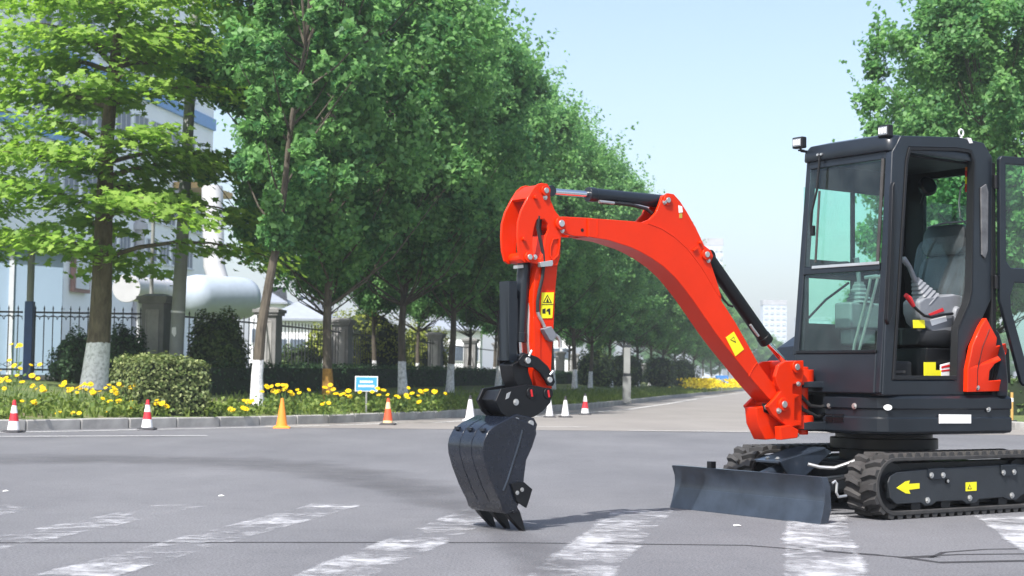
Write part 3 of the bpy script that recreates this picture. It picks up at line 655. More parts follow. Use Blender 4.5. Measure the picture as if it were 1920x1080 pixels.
# arm --------------------------------------------------------------
head = [(3.31, 2.181), (3.267, 2.18), (3.246, 2.156), (3.241, 2.081), (3.206, 2.015), (3.167, 1.977), (3.132, 1.959), (3.123, 1.932), (3.136, 1.897), (3.152, 1.858), (3.156, 1.789), (3.159, 1.714), (3.179, 1.662), (3.298, 1.649), (3.361, 1.665), (3.398, 1.67), (3.44, 1.666), (3.469, 1.683), (3.49, 1.752), (3.496, 1.839), (3.493, 1.92), (3.469, 1.996), (3.421, 2.08), (3.376, 2.142), (3.339, 2.172)]
slot = [(3.344, 1.947), (3.36, 1.916), (3.376, 1.854), (3.379, 1.772), (3.374, 1.705), (3.315, 1.698), (3.291, 1.751), (3.279, 1.836), (3.255, 1.889), (3.26, 1.923), (3.29, 1.951)]
am = MB()
for y0, y1 in ((.078, .098), (-.098, -.078)): plate(am, head, [slot], y0, y1)
beam = [(3.269, 1.855), (3.15, 1.863), (3.148, 1.716), (3.164, 1.657), (3.179, 1.502), (3.189, 1.263), (3.199, 1.11), (3.206, 0.975), (3.196, 0.88), (3.263, 0.853), (3.313, 0.879), (3.344, 0.973), (3.351, 1.174), (3.355, 1.444), (3.345, 1.579), (3.317, 1.669), (3.28, 1.752)]
plate(am, beam, [], -.0775, .0775)
ARM = am.build('arm', MT['orange'], EX, 0.005)
MB().prism([(3.421, 2.077), (3.376, 2.138), (3.331, 2.169), (3.313, 2.15), (3.363, 2.112), (3.4, 2.062)], -.079, .079).build('head_crossplate', MT['orange'], ARM, .003)
(x, z), = [(3.287, 2.134)]; boss(x, z, -.112, .112, .035, ARM)
(x, z), = [(3.165, 1.932)]; boss(x, z, -.115, .115, .042, ARM)
(x, z), = [(3.41, 1.703)]; boss(x, z, -.112, .112, .034, ARM)
for (u, z) in [(3.367, 2.085), (3.454, 1.815)]: MB().cyl((u, .09, z), (u, .118, z), .013).build('hose_stud', MT['orange'], ARM, .002)
for (u, z) in [(3.287, 2.091), (3.148, 1.889), (3.361, 1.706)]: bolt((u, .098, z), .011, .014, (0, 1, 0), ARM, 'steel')
q = [(3.224, 1.833), (3.173, 1.843), (3.164, 1.799), (3.18, 1.723), (3.222, 1.687), (3.248, 1.719), (3.245, 1.781)]
mb = MB(); plate(mb, q, [[(sum(p[0] for p in q)/7+(x-sum(p[0] for p in q)/7)*.8, sum(p[1] for p in q)/7+(z-sum(p[1] for p in q)/7)*.84) for x, z in q]], .097, .107); mb.build('stiffener_rim', MT['orange'], ARM, .002)
q = [(3.354, 1.326), (3.299, 1.338), (3.293, 0.92), (3.335, 0.953)]; MB().prism(q, .077, .084).build('side_strap', MT['orange'], ARM, .002)
MB().tube([(x, .09, z) for x, z in [(3.329, 1.97), (3.336, 1.901), (3.314, 1.818), (3.292, 1.741), (3.282, 1.67), (3.294, 1.581), (3.317, 1.496), (3.329, 1.428), (3.328, 1.36)]], .011).build('hydraulic_hose', MT['hose'], ARM)
MB().tube([(x, .03, z) for x, z in [(3.268, 1.979), (3.275, 1.893), (3.248, 1.809), (3.23, 1.724)]], .010).build('hydraulic_hose', MT['hose'], ARM)
q = [(3.339, 1.673), (3.238, 1.692), (3.234, 1.668), (3.242, 1.654), (3.33, 1.643)]; MB().prism(q, .09, .125).build('hose_clamp', MT['steel'], ARM, .003)
MB().tube([(x, .09, z) for x, z in [(3.328, 1.36), (3.319, 1.337), (3.294, 1.304), (3.272, 1.267)]], .011).build('hose_fitting', MT['steel'], ARM)
q = [(3.304, 1.253), (3.242, 1.272), (3.199, 1.219), (3.223, 1.174), (3.257, 1.187)]; MB().prism(q, .078, .125).build('shutoff_valve', MT['console'], ARM, .004)
MB().tube([(x, .1, z) for x, z in [(3.207, 1.225), (3.173, 1.206), (3.156, 1.179), (3.155, 1.138)]], .012).build('valve_pipe', MT['steel'], ARM)
MB().tube([(x, .03, z) for x, z in [(3.329, 1.582), (3.332, 1.497), (3.344, 1.446), (3.355, 1.31), (3.357, 1.175), (3.347, 1.094)]], .009).build('steel_pipe', MT['steel'], ARM)
q = [(3.29, 1.485), (3.193, 1.491), (3.204, 1.326), (3.298, 1.321)]
MB().prism(q, .0775, .081).build('arm_decal', MT['yellow'], ARM)
for q, m_, d in (([(3.281, 1.42), (3.246, 1.475), (3.209, 1.422)], 'ink', 0), ([(3.269, 1.425), (3.246, 1.463), (3.222, 1.427)], 'yellow', .001), ([(3.256, 1.427), (3.248, 1.455), (3.235, 1.428)], 'ink', .002), ([(3.292, 1.411), (3.197, 1.416), (3.197, 1.412), (3.293, 1.406)], 'ink', 0), ([(3.285, 1.379), (3.26, 1.387), (3.259, 1.353), (3.284, 1.352)], 'ink', 0), ([(3.255, 1.366), (3.243, 1.384), (3.222, 1.388), (3.221, 1.347), (3.234, 1.347), (3.238, 1.367)], 'ink', 0)):
    MB().prism(q, .081+d, .082+d).build('decal_symbol', MT[m_], ARM)
# bucket cylinder, guard, links, coupler, bucket
a, b, c = [(3.372, 1.714), (3.402, 1.174), (3.392, 1.066)]
KC = cylinder('bucket_cylinder', a, b, c, .042, .022, mat='grey')
q = [(3.522, 1.55), (3.462, 1.552), (3.454, 1.052), (3.514, 1.051)]
g = MB(); g.prism(q, .02, .05).prism(q, -.06, -.03); g.prism([(3.522, 1.55), (3.507, 1.55), (3.499, 1.051), (3.514, 1.051)], -.06, .05)
g.prism([(3.493, 1.44), (3.44, 1.442), (3.427, 1.173), (3.481, 1.172)], -.02, .03); g.build('rod_guard', MT['grey'], KC, .004)
q = [(3.456, 1.652), (3.411, 1.658), (3.41, 1.638), (3.456, 1.632)]; MB().prism(q, .0, .045).build('barrel_label', MT['steel'], KC)
lk = [(3.49, 1.058), (3.462, 1.088), (3.417, 1.096), (3.342, 1.074), (3.266, 1.021), (3.223, 0.964), (3.206, 0.921), (3.222, 0.894), (3.26, 0.897), (3.281, 0.927), (3.324, 0.98), (3.374, 1.009), (3.424, 1.009), (3.473, 1.018)]
for y0, y1 in ((.102, .122), (-.122, -.102)):
    o = MB(); plate(o, lk, [], y0, y1); o = o.build('bucket_link', MT['black'], EX, .004)
    s_ = 1 if y1 > 0 else -1
    for (x, z), r_ in zip([(3.428, 1.052), (3.255, 0.934)], (.02, .018)):
        MB().cyl((x, y1 if s_ > 0 else y0, z), (x, (y1 if s_ > 0 else y0)+s_*.014, z), r_, n=16).build('link_pin', MT['steel'], o, .002)
for (p0, p1) in ([(3.412, 1.079), (3.392, 1.116)], [(3.248, 0.964), (3.223, 0.988)]): MB().cyl((p0[0], .12, p0[1]), (p1[0], .12, p1[1]), .008).build('grease_nipple', MT['steel'], EX)
hl = [(3.508, 1.024), (3.451, 1.052), (3.393, 1.033), (3.375, 0.972), (3.332, 0.879), (3.39, 0.852), (3.456, 0.878), (3.49, 0.944)]
MB().prism(hl, -.072, .072).build('tipping_link', MT['black'], EX, .006)
cp = [(3.655, 0.799), (3.616, 0.874), (3.413, 0.902), (3.326, 0.893), (3.247, 0.877), (3.217, 0.837), (3.233, 0.786), (3.295, 0.732), (3.361, 0.699), (3.472, 0.686), (3.557, 0.69), (3.614, 0.73)]
QC = MB(); QC.prism(cp, .085, .11).prism(cp, -.11, -.085)
QC.prism([(3.629, 0.805), (3.594, 0.861), (3.423, 0.882), (3.36, 0.822), (3.4, 0.719), (3.535, 0.706), (3.588, 0.739)], -.086, .086)
QC = QC.build('quick_coupler', MT['black'], EX, .005)
for (x, z) in [(3.388, 0.849), (3.255, 0.846)]:
    MB().cyl((x, -.118, z), (x, .118, z), .036, n=24).build('pin_boss', MT['black'], QC, .004); MB().box((x, .119, z), (.012, .006, .045), Matrix.Rotation(.2, 3, 'Y')).build('lock_tab', MT['red'], QC)
(x, z), = [(3.502, 0.792)]; bolt((x, .11, z), .014, .012, (0, 1, 0), QC)
q = [(3.574, 0.845), (3.542, 0.858), (3.557, 0.818), (3.582, 0.809)]; MB().prism(q, .1105, .113).build('coupler_tab', MT['steel'], QC, .001)
shell = [(3.586, 0.705), (3.642, 0.683), (3.705, 0.657), (3.764, 0.619), (3.796, 0.564), (3.805, 0.523), (3.8, 0.468), (3.772, 0.387), (3.719, 0.273), (3.674, 0.197), (3.629, 0.134)]
cx_, cz_ = [(3.563, 0.48)][0]
inn = [(x+(cx_-x)*.06, z+(cz_-z)*.06) for x, z in shell]
BK = MB(); BK.prism(shell+inn[::-1], -.188, .188)
sidep = [(3.586, 0.705), (3.642, 0.683), (3.705, 0.657), (3.764, 0.619), (3.796, 0.564), (3.805, 0.523), (3.8, 0.468), (3.772, 0.387), (3.719, 0.273), (3.674, 0.197), (3.629, 0.134), (3.553, 0.131), (3.522, 0.185), (3.495, 0.299), (3.492, 0.334), (3.477, 0.436), (3.434, 0.514), (3.402, 0.596), (3.407, 0.642), (3.485, 0.675)]
for y0, y1 in ((.180, .196), (-.196, -.180)): plate(BK, sidep, [], y0, y1)
BK = BK.build('bucket', MT['bucket'], EX, .005)
ear = [(3.585, 0.667), (3.549, 0.703), (3.509, 0.718), (3.439, 0.706), (3.373, 0.693), (3.348, 0.653), (3.36, 0.613), (3.474, 0.6)]
for y0, y1 in ((.112, .13), (-.13, -.112)): MB().prism(ear, y0, y1).build('bucket_ear', MT['bucket'], BK, .004)
for (x, z) in [(3.511, 0.677), (3.401, 0.66)]: MB().cyl((x, -.14, z), (x, .14, z), .02, n=18).build('bucket_pin', MT['steel'], BK, .002)
rim = [(3.512, 0.623), (3.535, 0.545), (3.581, 0.422), (3.619, 0.319), (3.65, 0.255)]
MB().tube([(x, .197, z) for x, z in rim], .006, 6).build('edge_weld', MT['steel'] if False else MT['blade'], BK)
for yy in (-.065, .065):
    st = [(x-(cx_-x)*.012, z-(cz_-z)*.012) for x, z in shell[1:]]; MB().prism(st+shell[1:][::-1], yy-.006, yy+.006).build('wear_strip', MT['bucket'], BK, .001)
for yy in (-.14, 0, .14):
    x, z = shell[3]; MB().box((x+.004, yy, z+.006), (.02, .05, .02)).build('back_pad', MT['bucket'], BK, .003)
lip = [(3.674, 0.203), (3.563, 0.206), (3.545, 0.131), (3.617, 0.111), (3.645, 0.134)]
MB().prism(lip, -.192, .192).build('cutting_lip', MT['bucket'], BK, .003)
tooth = [(3.617, 0.167), (3.549, 0.177), (3.508, 0.117), (3.465, -0.001), (3.485, -0.002), (3.579, 0.081), (3.608, 0.114)]
for yy in (-.16, 0, .16):
    t = MB().prism(tooth, yy-.024, yy+.024).build('tooth', MT['black'], BK, .005)
    q = [(3.593, 0.15), (3.552, 0.155), (3.528, 0.124), (3.568, 0.113)]; MB().prism(q, yy-.031, yy+.031).build('tooth_adapter', MT['bucket'], BK, .003)
    (x, z), = [(3.572, 0.136)]; MB().cyl((x, yy-.033, z), (x, yy+.034, z), .006).build('tooth_pin', MT['steel'], BK)
cut = [(3.599, 0.296), (3.547, 0.306), (3.503, 0.303), (3.441, 0.258), (3.461, 0.2), (3.484, 0.145), (3.557, 0.187), (3.582, 0.246)]
for y0, y1 in ((.196, .214), (-.214, -.196)):
    o = MB().prism(cut, y0, y1).build('side_cutter', MT['black'], BK, .003)
    for (x, z) in [(3.557, 0.24), (3.521, 0.258)]: bolt((x, y1 if y1 > 0 else y0, z), .009, .007, (0, 1 if y1 > 0 else -1, 0), BK)

# cab ------------------------------------------------------------------
def xf(z): return .757-.08*(z-1.13)
def lean(mb, y0, y1, z0, z1, d0=-.05, d1=0.0):
    """bar in the leaning front plane, d0..d1 ahead of it"""
    L0 = [(xf(z0)+d0, y0, z0), (xf(z0)+d1, y0, z0), (xf(z0)+d1, y1, z0), (xf(z0)+d0, y1, z0)]
    L1 = [(xf(z1)+d0, y0, z1), (xf(z1)+d1, y0, z1), (xf(z1)+d1, y1, z1), (xf(z1)+d0, y1, z1)]
    return mb.loft([L0, L1])
YR, YL, XR = -.205, .655, -.475
MT['latch'] = paint('latch_grey', (.10, .10, .105), .35, .5, scale=9)
so = [(0.757, 0.852), (0.649, 2.571), (0.559, 2.698), (-0.083, 2.751), (-0.364, 2.736), (-0.463, 2.637), (-0.442, 1.577), (-0.354, 1.447), (-0.146, 1.194), (-0.119, 0.856)]
si = [(0.658, 0.964), (0.514, 2.526), (0.48, 2.621), (-0.052, 2.665), (-0.204, 2.664), (-0.246, 2.597), (-0.209, 1.615), (-0.178, 1.527), (-0.05, 1.336), (-0.03, 0.971)]
CAB = MB().ring(so, si, .585, YL).build('cab_side_frame', MT['grey'], EX, .014, seg=3)
se = [(x+(sum(p[0] for p in si)/10-x)*.045, z+(sum(p[1] for p in si)/10-z)*.03) for x, z in si]
MB().ring([(x, z) for x, z in si], se, .60, .662).build('door_seal', MT['inner'], CAB, .004)
q = [(0.706, 1.868), (0.683, 2.322), (0.661, 2.361), (0.655, 2.316), (0.679, 1.42), (0.718, 1.344), (0.74, 1.38)]
MB().prism(q, .65, .685).build('grab_rail', MT['black'], CAB, .008)
q = [(-0.306, 2.395), (-0.368, 2.428), (-0.392, 2.37), (-0.383, 1.931), (-0.351, 1.87), (-0.314, 1.896)]
MB().prism(q, .655, .668).build('latch_cover', MT['latch'], CAB, .004)
fb = MB(); xr_ = lambda z: .764-.098*(z-1.13)
fb.loft([[(xr_(z)-.06, YR, z), (xr_(z), YR, z), (xr_(z), -.15, z), (xr_(z)-.06, -.15, z)] for z in (1.14, 2.62)]); fb.build('front_pillar', MT['grey'], EX, .01)
lean(MB(), .585, .645, .87, 2.60, -.05, -.004).build('front_pillar', MT['grey'], EX, .01)
lean(MB(), -.15, .585, 2.53, 2.62).build('front_header', MT['grey'], EX, .006)
lean(MB(), -.15, .585, 1.735, 1.79, -.045, .004).build('front_crossbar', MT['grey'], EX, .006)
fp = MB(); lean(fp, YR+.02, .60, .865, 1.155, -.04, .006); fp.build('front_panel', MT['grey'], EX, .012)
lean(MB(), -.17, .60, 1.150, 1.172, -.05, .016).build('window_sill', MT['black'], EX, .004)
lean(MB(), -.155, .59, 1.795, 2.535, -.022, -.016).build('windshield', MT['glass'], EX)
lean(MB(), -.155, .59, 1.168, 1.738, -.022, -.016).build('lower_windshield', MT['glass'], EX)
lean(MB(), -.06, .585, 1.775, 1.797, -.0, .012).build('windshield_handrail', MT['steel'], EX, .003)
for y in (.545,): lean(MB(), y, y+.025, 1.75, 2.55, -.014, .0).build('windshield_gasket', MT['rubber'], EX, .003)
# wiper
pv, tipw = [(-0.024, 2.616), (-0.066, 2.079)]
wp = MB().tube([(xf(pv[1])+.03, pv[0], pv[1]), (xf(2.3)+.03, pv[0]-.005, 2.36), (xf(2.0)+.03, pv[0]-.04, 2.18), (xf(2.0)+.03, tipw[0], tipw[1])], .009).build('wiper', MT['black'], EX)
b0, b1 = [(-0.016, 2.352), (-0.015, 1.822)]
MB().tube([(xf(b0[1])+.02, b0[0], b0[1]), (xf(b1[1])+.02, b1[0], b1[1])], .009).build('wiper_blade', MT['rubber'], wp)
MB().box((xf(tipw[1])+.025, tipw[0]+.008, tipw[1]-.02), (.03, .03, .075)).build('wiper_joint', MT['black'], wp, .004)
for k in (-1, 1): bolt((xf(pv[1])+.02, pv[0]+.018*k, pv[1]+.01), .010, .02, (1, 0, 0), wp)
# roof: shallow dome with rounded corners
def rr(x0, x1, y0, y1, r, z, n=5):
    P = []
    for cx, cy, a in ((x1-r, y1-r, 0), (x0+r, y1-r, 90), (x0+r, y0+r, 180), (x1-r, y0+r, 270)):
        P += [(cx+r*math.cos(R(a+90*k/n)), cy+r*math.sin(R(a+90*k/n)), z) for k in range(n+1)]
    return P
RF = MB().loft([rr(-.485, .66, YR-.005, .648, .05, 2.585), rr(-.49, .668, YR-.01, .650, .06, 2.60), rr(-.485, .664, YR-.008, .648, .06, 2.655), rr(-.46, .645, YR+.02, .625, .07, 2.70), rr(-.38, .57, YR+.10, .54, .09, 2.722)]).build('cab_roof', MT['grey'], EX, .004)
MB().prismx([(-.10, 2.60), (.585, 2.60), (.585, 2.57), (-.10, 2.57)], -.4, .60).build('headliner', MT['inner'], EX, .01)
# rear wall, right wall, floor
rw = MB(); rw.box((XR, -.10, 1.73), (.05, .205, 1.74)).box((XR, .60, 1.73), (.05, .10, 1.74)).box((XR, .25, 2.565), (.048, .62, .07)).box((XR, .25, 1.24), (.048, .62, .76)).build('rear_wall', MT['inner'], EX, .008)
MB().box((XR, .275, 2.07), (.006, .56, .93)).build('rear_window', MT['glass'], EX)
wr = MB(); wr.box((.13, YR+.012, 2.0), (.03, .03, 1.2)).box((.065, YR+.012, 2.50), (1.03, .03, .20)).box((.09, YR+.012, 1.79), (1.09, .032, .14)).box((-.43, YR+.012, 1.75), (.08, .034, 1.7)).box((.12, YR+.012, 1.12), (1.15, .036, .52)).box((-.15, YR+.012, 1.55), (.56, .035, .40)).box((.645, YR+.012, 1.55), (.05, .035, .40))
wr.build('right_wall', MT['inner'], EX, .006)
MB().box((.40, YR+.012, 2.12), (.52, .005, .56)).build('side_window', MT['glass'], EX); MB().box((-.14, YR+.012, 2.12), (.52, .005, .56)).build('side_window', MT['glass'], EX)
MB().box((.39, YR+.012, 1.55), (.50, .005, .36)).build('lower_side_window', MT['glass'], EX)
MB().tube([(.63, -.17, 1.42), (.45, -.17, 1.56), (.20, -.17, 1.70)], .010).build('inner_brace', MT['black'], EX)
fl = MB(); fl.box((.12, .20, .865), (1.22, .80, .03)); fl.build('cab_floor', MT['inner'], EX)
for k in range(5): MB().box((.30+.05*k, .48, .886), (.022, .20, .014)).build('floor_rib', MT['rubber'], EX, .004)
for k in range(3): MB().box((.50, .585, .90+.06*k), (.12, .01, .02)).build('step_rib', MT['rubber'], EX, .003)
MB().box((.48, .30, .99), (.32, .50, .22)).build('pedal_box', MT['inner'], EX, .02)
# seat
def cushion(c, d, r, rot=None, puff=.02):
    hx, hy, hz = (v/2 for v in d); V = []
    for i, (t, s_) in enumerate(((-1, .80), (-.8, .97), (0, 1.03), (.8, .97), (1, .80))):
        V.append([(t*hx, p[0]*s_, p[1]*s_) for p in [(y, z) for y, z, _ in [(a, b, 0) for a, b, _ in rr(-hy, hy, -hz, hz, r, 0)]]])
    if rot is not None: V = [[tuple(rot @ Vector(p)) for p in l] for l in V]
    return MB().loft([[tuple(Vector(p)+Vector(c)) for p in l] for l in V])
ST = empty('seat', (0, 0, 0), 0, EX)
tilt = Matrix.Rotation(R(-10), 3, 'Y')
cushion((-.30, .325, 1.60), (.12, .46, .62), .10, tilt).build('backrest', MT['seat'], ST, ang=50)
cushion((-.335, .325, 2.02), (.10, .40, .24), .08, tilt).build('headrest', MT['seat'], ST, ang=50)
cushion((-.05, .325, 1.28), (.48, .46, .14), .06).build('seat_cushion', MT['inner'], ST, ang=50)
MB().prismx([(.10, 1.20), (.55, 1.20), (.50, .88), (.15, .88)], -.30, .16).build('seat_base', MT['black'], ST, .01)
cushion((-.28, .325, 1.66), (.145, .50, .80), .12, tilt).build('plastic_cover', MT['film'], ST, ang=50)
MB().tube([(-.36, .12, 2.14), (-.36, .3, 2.165), (-.36, .52, 2.16)], .008).build('seat_top_tube', MT['console'], ST)
# left console with joystick
cs = [(0.236, 1.533), (0.195, 1.558), (0.001, 1.578), (-0.138, 1.604), (-0.259, 1.593), (-0.369, 1.537), (-0.418, 1.455), (-0.381, 1.381), (-0.27, 1.37), (-0.209, 1.316), (-0.04, 1.249), (0.061, 1.297), (0.196, 1.379), (0.231, 1.448)]
CN = MB(); plate(CN, cs, [], .38, .54); CN = CN.build('control_console', MT['console'], EX, .018, seg=3)
def gaiter(base, top_, s0, s1, n, parent):
    b_, t_ = Vector(base), Vector(top_); ax = (t_-b_).normalized(); rot = ax.to_track_quat('Z', 'Y').to_matrix(); V = []
    for i in range(2*n+1):
        f = i/(2*n); s_ = (s0+(s1-s0)*f)*(1.0 if i % 2 == 0 else .86); c = b_+(t_-b_)*f
        V.append([tuple(c+rot @ Vector((p[0], p[1], 0))) for p in rr(-s_, s_, -s_, s_, s_*.35, 0, 3)])
    return MB().loft(V).build('gaiter', MT['console'], parent, ang=25)
g0, g1, j1, j2 = [(0.072, 1.555), (0.183, 1.699), (0.247, 1.79), (0.311, 1.841)]
gaiter((g0[0], .46, g0[1]), (g1[0], .46, g1[1]), .085, .026, 6, CN)
MB().tube([(g1[0]-.005, .46, g1[1]-.02), (j1[0], .46, j1[1]), ((j1[0]*.5+j2[0]*.5), .46, (j1[1]+j2[1])/2), (j2[0], .46, j2[1]), (j2[0]+.012, .46, j2[1]+.006)], [.02, .017, .021, .024, .014], 12).build('joystick', MT['console'], CN)
rd = [(0.406, 1.573), (0.366, 1.548), (0.32, 1.496)]
MB().tube([(rd[0][0], .56, rd[0][1]), (rd[1][0], .56, rd[1][1]), (rd[2][0], .56, rd[2][1])], [.016, .021, .014], 10).build('safety_lever_grip', MT['red'], CN)
MB().tube([(x, .56, z) for x, z in [(0.326, 1.499), (0.268, 1.463), (0.204, 1.431), (0.128, 1.422), (-0.002, 1.445), (-0.11, 1.457)]], .010).build('safety_lever', MT['black'], CN)
(x, z), = [(-0.17, 1.444)]
MB().lathe([(.0, .03), (.05, .03), (.062, .01), (.062, 0)], n=24, M=Matrix(((1, 0, 0), (0, 0, 1), (0, -1, 0)))@Matrix.Diagonal((.75, 1.15, 1)), c=(x, .54, z)).build('console_cap', MT['console'], CN, .003)
MB().prism([(0.122, 1.403), (-0.056, 1.44), (-0.068, 1.401), (0.099, 1.361)], .541, .5435).build('info_sticker', MT['white'], CN)
MB().prism([(0.139, 1.445), (-0.02, 1.497), (-0.038, 1.474), (0.116, 1.434)], .541, .5435).build('red_sticker', MT['red'], CN)
MB().prism([(0.308, 1.397), (0.181, 1.401), (0.175, 1.343), (0.303, 1.339)], .541, .5435).build('yellow_sticker', MT['yellow'], CN)
# right console seen through the windshield
(rx, rz_), = [(0.38, 1.507)]
RC = MB().box((.25, -.03, 1.44), (.34, .17, .20)).box((.25, -.03, 1.30), (.26, .13, .16)).build('right_console', MT['console'], EX, .02)
gaiter((.25, -.02, 1.54), (.25, -.02, 1.70), .085, .028, 5, RC)
MB().tube([(.25, -.02, 1.69), (.26, -.02, 1.80), (.28, -.02, 1.88)], [.016, .018, .022], 10).build('joystick', MT['console'], RC)
MB().box((.46, -.02, 1.79), (.05, .16, .10)).build('display', MT['black'], RC, .01)
# travel levers
for pts in ([(0.207, 1.175), (0.217, 1.222), (0.278, 1.395), (0.354, 1.625), (0.37, 1.701)], [(0.263, 1.175), (0.278, 1.221), (0.339, 1.394), (0.414, 1.622), (0.439, 1.698)]):
    o = MB().tube([(.56, y, z) for y, z in pts], .011).build('travel_lever', MT['steel'], EX)
    y, z = pts[-1]; MB().tube([(.56, y-.05, z), (.56, y+.06, z+.006)], .014).build('lever_grip', MT['steel'], o)
# stickers by the sill, fan, harness tag, mirror
sg = [(0.206, 1.095), (0.083, 1.097), (0.083, 1.039), (0.024, 1.04), (0.024, 0.97), (0.206, 0.968)]
MB().prism(sg, .555, .563).build('yellow_notice', MT['yellow'], EX)
wg = [(0.024, 1.079), (-0.125, 1.105), (-0.125, 0.972), (0.024, 0.97)]
WN = MB().prism(wg, .552, .566).build('notice_box', MT['white'], EX)
for a, b in ((678.5, 683), (686, 690)):
    pass
MB().prism([(0.026, 1.067), (-0.123, 1.093), (-0.123, 1.077), (0.027, 1.051)], .566, .568).build('red_band', MT['red'], WN); MB().prism([(0.027, 1.04), (-0.123, 1.054), (-0.123, 1.042), (0.027, 1.028)], .566, .568).build('red_band', MT['red'], WN)
(fy, fz), = [(0.102, 2.461)]
FN = MB().lathe([(.0, -.03), (.045, -.03), (.075, -.01), (.078, .02), (.060, .035), (0, .03)], n=28, M=Matrix.Rotation(R(-75), 3, 'X') @ Matrix.Rotation(R(15), 3, 'Y'), c=(-.38, fy, fz)).build('cab_fan', MT['black'], EX, .003)
MB().tube([(-.38, fy, fz), (-.42, fy-.06, fz-.06), (-.45, fy-.11, fz-.12)], .014).build('fan_bracket', MT['black'], FN)
MB().cyl((-.36, fy+.02, fz-.04), (-.355, fy+.03, fz-.04), .012).build('fan_knob', MT['steel'], FN)
hx = [(-0.344, 2.651), (-0.394, 2.659), (-0.394, 2.579), (-0.344, 2.574)]
HT = empty('emergency_hammer', (0, 0, 0), 0, EX)
for (v0, v1, m_) in ((292, 303, 'red'), (303, 322, 'hammer'), (322, 334, 'red'), (334, 345, 'yellow'), (345, 356, 'red')):
    if m_ not in MT: MT[m_] = paint('hammer_orange', (.75, .22, .03), .5)
    pass
zt = [(-0.369, 2.657), (-0.369, 2.613), (-0.368, 2.544), (-0.368, 2.495), (-0.368, 2.443), (-0.367, 2.382)]
for i, m_ in enumerate(('red', 'hammer', 'red', 'yellow', 'red')):
    z0, z1 = zt[i][1], zt[i+1][1]; MB().box((zt[i][0], .50, (z0+z1)/2), (.035, .03, z0-z1)).build('hammer_segment', MT[m_], HT, .002)
mc = [(-0.382, 2.423), (-0.425, 2.455), (-0.488, 2.452), (-0.512, 2.32), (-0.499, 2.164), (-0.448, 2.148), (-0.38, 2.196), (-0.362, 2.308)]
MB().tube([(x, .42, z) for x, z in mc]+[(mc[0][0], .42, mc[0][1])], .007, 8).build('cable_loop', MT['steel'], EX)
# work lights, lifting eye
for (u, v), yy in (([(0.701, 2.731)][0], -.2), ([(0.641, 2.729)][0], .58)):
    WL = MB().box((u, yy, v), (.05, .105, .085)).build('work_light', MT['black'], EX, .008)
    MB().box((u+.027, yy, v), (.008, .080, .060)).build('lens', MT['lens'], WL, .003)
    for k in range(3): MB().box((u+.033, yy-.026+.026*k, v), (.004, .018, .04)).build('led_cell', MT['white'], WL, .002)
    MB().tube([(u-.01, yy, v-.035), (u-.02, yy, v-.06), (min(u-.04, .62), yy+(.035 if yy < 0 else -.02), 2.665)], .010).box((u-.02, yy, v-.055), (.04, .03, .012)).build('light_bracket', MT['black'], WL)
(u, v), = [(-0.29, 2.823)]
LE = MB(); LE.tube([(u+.025*math.cos(2*math.pi*k/16), .5, v+.025*math.sin(2*math.pi*k/16)) for k in range(17)], .007, 8).cyl((u, .5, v-.03), (u, .5, v-.06), .010); LE.build('lifting_eye', MT['white'], EX)
MB().prism([(-0.155, 2.754), (-0.204, 2.755), (-0.222, 2.721), (-0.186, 2.714)], .63, .66).build('paper_tag', MT['white'], EX)
# open door
DA = R(14); DX = Vector((-math.cos(DA), math.sin(DA), 0)); DN = Vector((math.sin(DA), math.cos(DA), 0))
def dl(mb, pts, n0, n1, hole=None):
    loops = [pts]+([hole] if hole else []); 
    t = MB(); plate(t, pts, [hole] if hole else [], n0, n1)
    base = Vector((XR+.0, YL+.03, 0))
    return mb.add([tuple(base+DX*x+DN*y+Vector((0, 0, z))) for x, y, z in t.v], t.f)
do = [(0, 2.62), (.02, 2.645), (.95, 2.645), (1.02, 2.58), (1.02, .93), (.22, .93), (.19, .96), (.02, 1.50), (0, 1.56)]
di = [(.055, 2.585), (.93, 2.585), (.965, 2.55), (.965, 1.85), (.92, 1.81), (.10, 1.81), (.055, 1.86)]
di2 = [(.095, 1.60), (.10, 1.50), (.25, 1.05), (.28, 1.02), (.93, 1.02), (.96, 1.05), (.96, 1.66), (.92, 1.70), (.13, 1.70)]
dm = MB(); t = MB(); plate(t, do, [di, di2], -.02, .02); base = Vector((XR, YL+.035, 0))
dm.add([tuple(base+DX*x+DN*y+Vector((0, 0, z))) for x, y, z in t.v], t.f)
DR = dm.build('cab_door', MT['grey'], EX, .008)
dl(MB(), [(.04, 2.60), (.98, 2.60), (.98, 1.80), (.04, 1.80)], -.004, .004).build('door_window', MT['glass'], DR)
dl(MB(), [(.08, 1.71), (.97, 1.71), (.97, 1.0), (.24, 1.0), (.08, 1.52)], -.004, .004).build('lower_door_window', MT['glass'], DR)
hp = [(.30, 1.78), (.30, 1.73), (.55, 1.73), (.55, 1.78)]; dl(MB(), hp, .02, .06).build('door_handle', MT['black'], DR, .008)
for z in (1.7, 2.45): MB().cyl((XR+.01, YL+.02, z-.05), (XR+.01, YL+.02, z+.05), .02).build('hinge', MT['black'], DR, .003)
(x, z), = [(-0.741, 0.845)]

